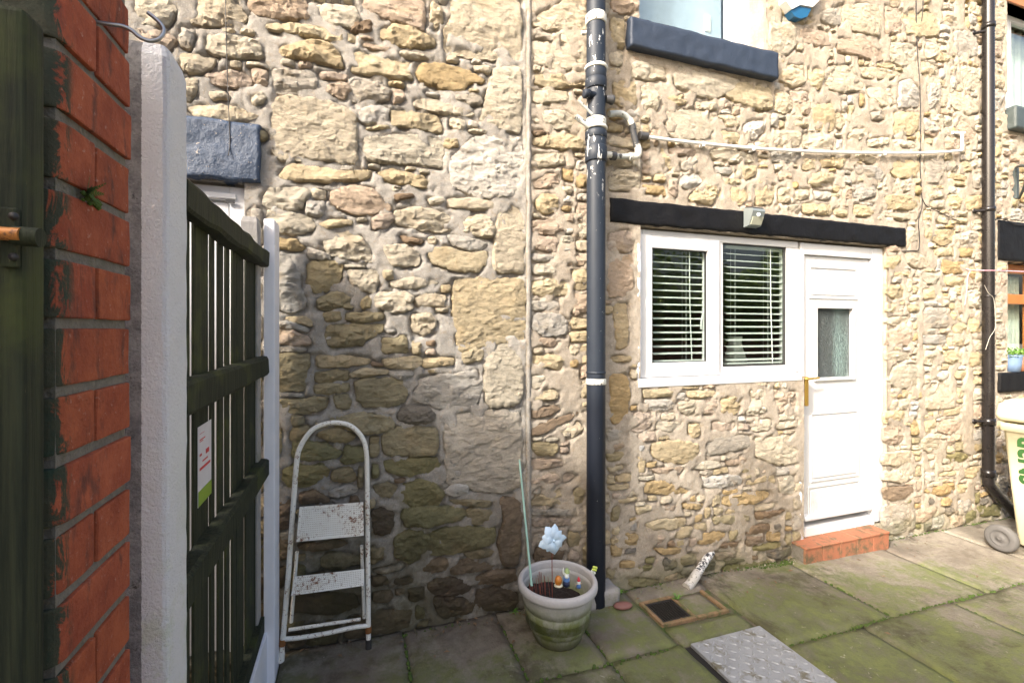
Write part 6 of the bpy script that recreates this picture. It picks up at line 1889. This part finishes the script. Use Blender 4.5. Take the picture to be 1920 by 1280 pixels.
# dead leaves and twigs blown against the wall
m = MB(); rr = random.Random(63)
for i in range(75):
    x = rr.uniform(-.3, 4.2); y = WY-.03-abs(rr.gauss(0, .10)); s_ = rr.uniform(.007, .018)
    if rr.random() < .2: y = rr.uniform(1.3, 2.4)
    c = Vector((x, y, gz(x)+.010)); an = rr.uniform(0, 6.3); a1 = Vector((math.cos(an), math.sin(an), rr.uniform(-.2, .2)))*s_; a2 = Vector((-math.sin(an), math.cos(an), rr.uniform(-.3, .3)))*s_*.5; u3 = Vector((0, 0, s_*.3))
    m.add([c-a1, c-a2+u3, c+a1*1.1, c+a2+u3, c], [[0, 1, 4], [1, 2, 4], [2, 3, 4], [3, 0, 4]])
o = m.build('leaf_litter', simple('dry_brown_leaf', (.16, .10, .055), .9, var=.5, scale=30, bump=0)); tag(o, 'dry brown leaf scraps scattered along the wall foot and paving', 'leaves', kind='stuff')
# moss in the paving joints and at the wall foot
m = MB(); rr = random.Random(31)
def mosspad(x, y, s_):
    m.lathe([(s_, -.004), (s_*.8, s_*.35), (s_*.4, s_*.6), (.0003, s_*.7)], (x, y, gz(x)-.004), 7)
for x0, x1, y0, y1, n in ((3.4, 5.2, 1.79, 1.79, 50), (3.375, 3.375, 1.1, 1.78, 30), (1.16, 1.16, 1.3, 2.4, 60), (.745, .745, 1.4, 2.4, 40), (.24, .24, 1.9, 2.4, 25), (2.1, 2.6, 1.79, 1.79, 30), (.3, 1.5, 1.95, 1.95, 60), (2.6, 3.6, 1.79, 1.79, 90), (2.62, 2.87, 1.79, 1.79, 40), (2.87, 2.87, 1.8, 2.2, 30), (1.5, 3.0, 2.47, 2.47, 160), (-.3, 1.5, 2.46, 2.46, 90), (3.8, 5.5, 2.48, 2.48, 90), (2.6, 3.0, 2.44, 2.44, 120)):
    for i in range(n): mosspad(rr.uniform(x0, x1), rr.uniform(y0, y1)+rr.gauss(0, .007), rr.uniform(.003, .010))
o = m.build('moss', M_MOSS); tag(o, 'dark green moss in the paving joints and along the wall foot', 'moss', kind='stuff')

# ================================================================ behind the camera: added shade block, yard wall and hedge
# unseen block added at the left, its eaves placed to shade wall foot and paving
E0 = Vector((-2.68, -.495, 4.0)); EV = Vector((.692, -.722, 0)); EN = Vector((-.722, -.692, 0))
oh = empty('shade_block', tuple(E0+EV*2), 'unseen brick and slate block added to throw the slanting shade', 'shade_block')
def obox(s0, s1, t0, t1, z0, z1, name, mat, parent):
    m = MB(); P = lambda s_, t_, z_: (E0.x+EV.x*s_+EN.x*t_, E0.y+EV.y*s_+EN.y*t_, z_)
    vs = [P(s0, t0, z0), P(s1, t0, z0), P(s1, t1, z0), P(s0, t1, z0), P(s0, t0, z1), P(s1, t0, z1), P(s1, t1, z1), P(s0, t1, z1)]
    m.add(vs, [[0, 1, 2, 3], [7, 6, 5, 4], [0, 4, 5, 1], [1, 5, 6, 2], [2, 6, 7, 3], [3, 7, 4, 0]]); return m.build(name, mat, parent)
M_YB = simple('yard_brick_face', (.20, .09, .06), .9, var=.3, scale=9, bump=.6, bscale=30)
obox(-3.6, 1.9, .12, 3, -.1, 3.88, 'wall', M_YB, oh); obox(-3.7, 2.0, 0, 3.1, 3.885, 4.0, 'roof', plain('slate', (.07, .075, .085), .6), oh)
yw = MB(); yw.box(3.2, 11, -3.3, -3.05, -.2, 2.0); o = yw.build('yard_wall', M_YB, loc=(7, -3.2, 0)); tag(o, 'brick boundary wall across the yard, reflected in the kitchen window', 'wall')
m = MB(); rr = random.Random(77)
for i in range(9000):
    x = rr.uniform(4.2, 11); z = 2.0+rr.random()**1.2*1.7*(0.75+.25*math.sin(x*2.1)); y = -2.95-rr.random()*.5+.12*math.sin(x*3+z*4)
    if rr.random() < .25: z = rr.uniform(1.3, 2.1); y = -2.95-rr.random()*.08
    s_ = rr.uniform(.03, .06); c = Vector((x, y, z)); a1 = Vector((rr.gauss(0, 1), rr.gauss(0, .6), rr.gauss(0, 1))).normalized()*s_; a2 = a1.cross(Vector((rr.gauss(0, 1), rr.gauss(0, 1), rr.gauss(0, 1)))).normalized()*s_*.7
    m.add([c-a1, c+a2, c+a1, c-a2], [[0, 1, 2, 3]], True)
o = m.build('ivy_hedge', M_LEAF, loc=(7, -3.1, 2)); tag(o, 'green ivy hedge growing over the yard wall, reflected in the kitchen window', 'hedge')
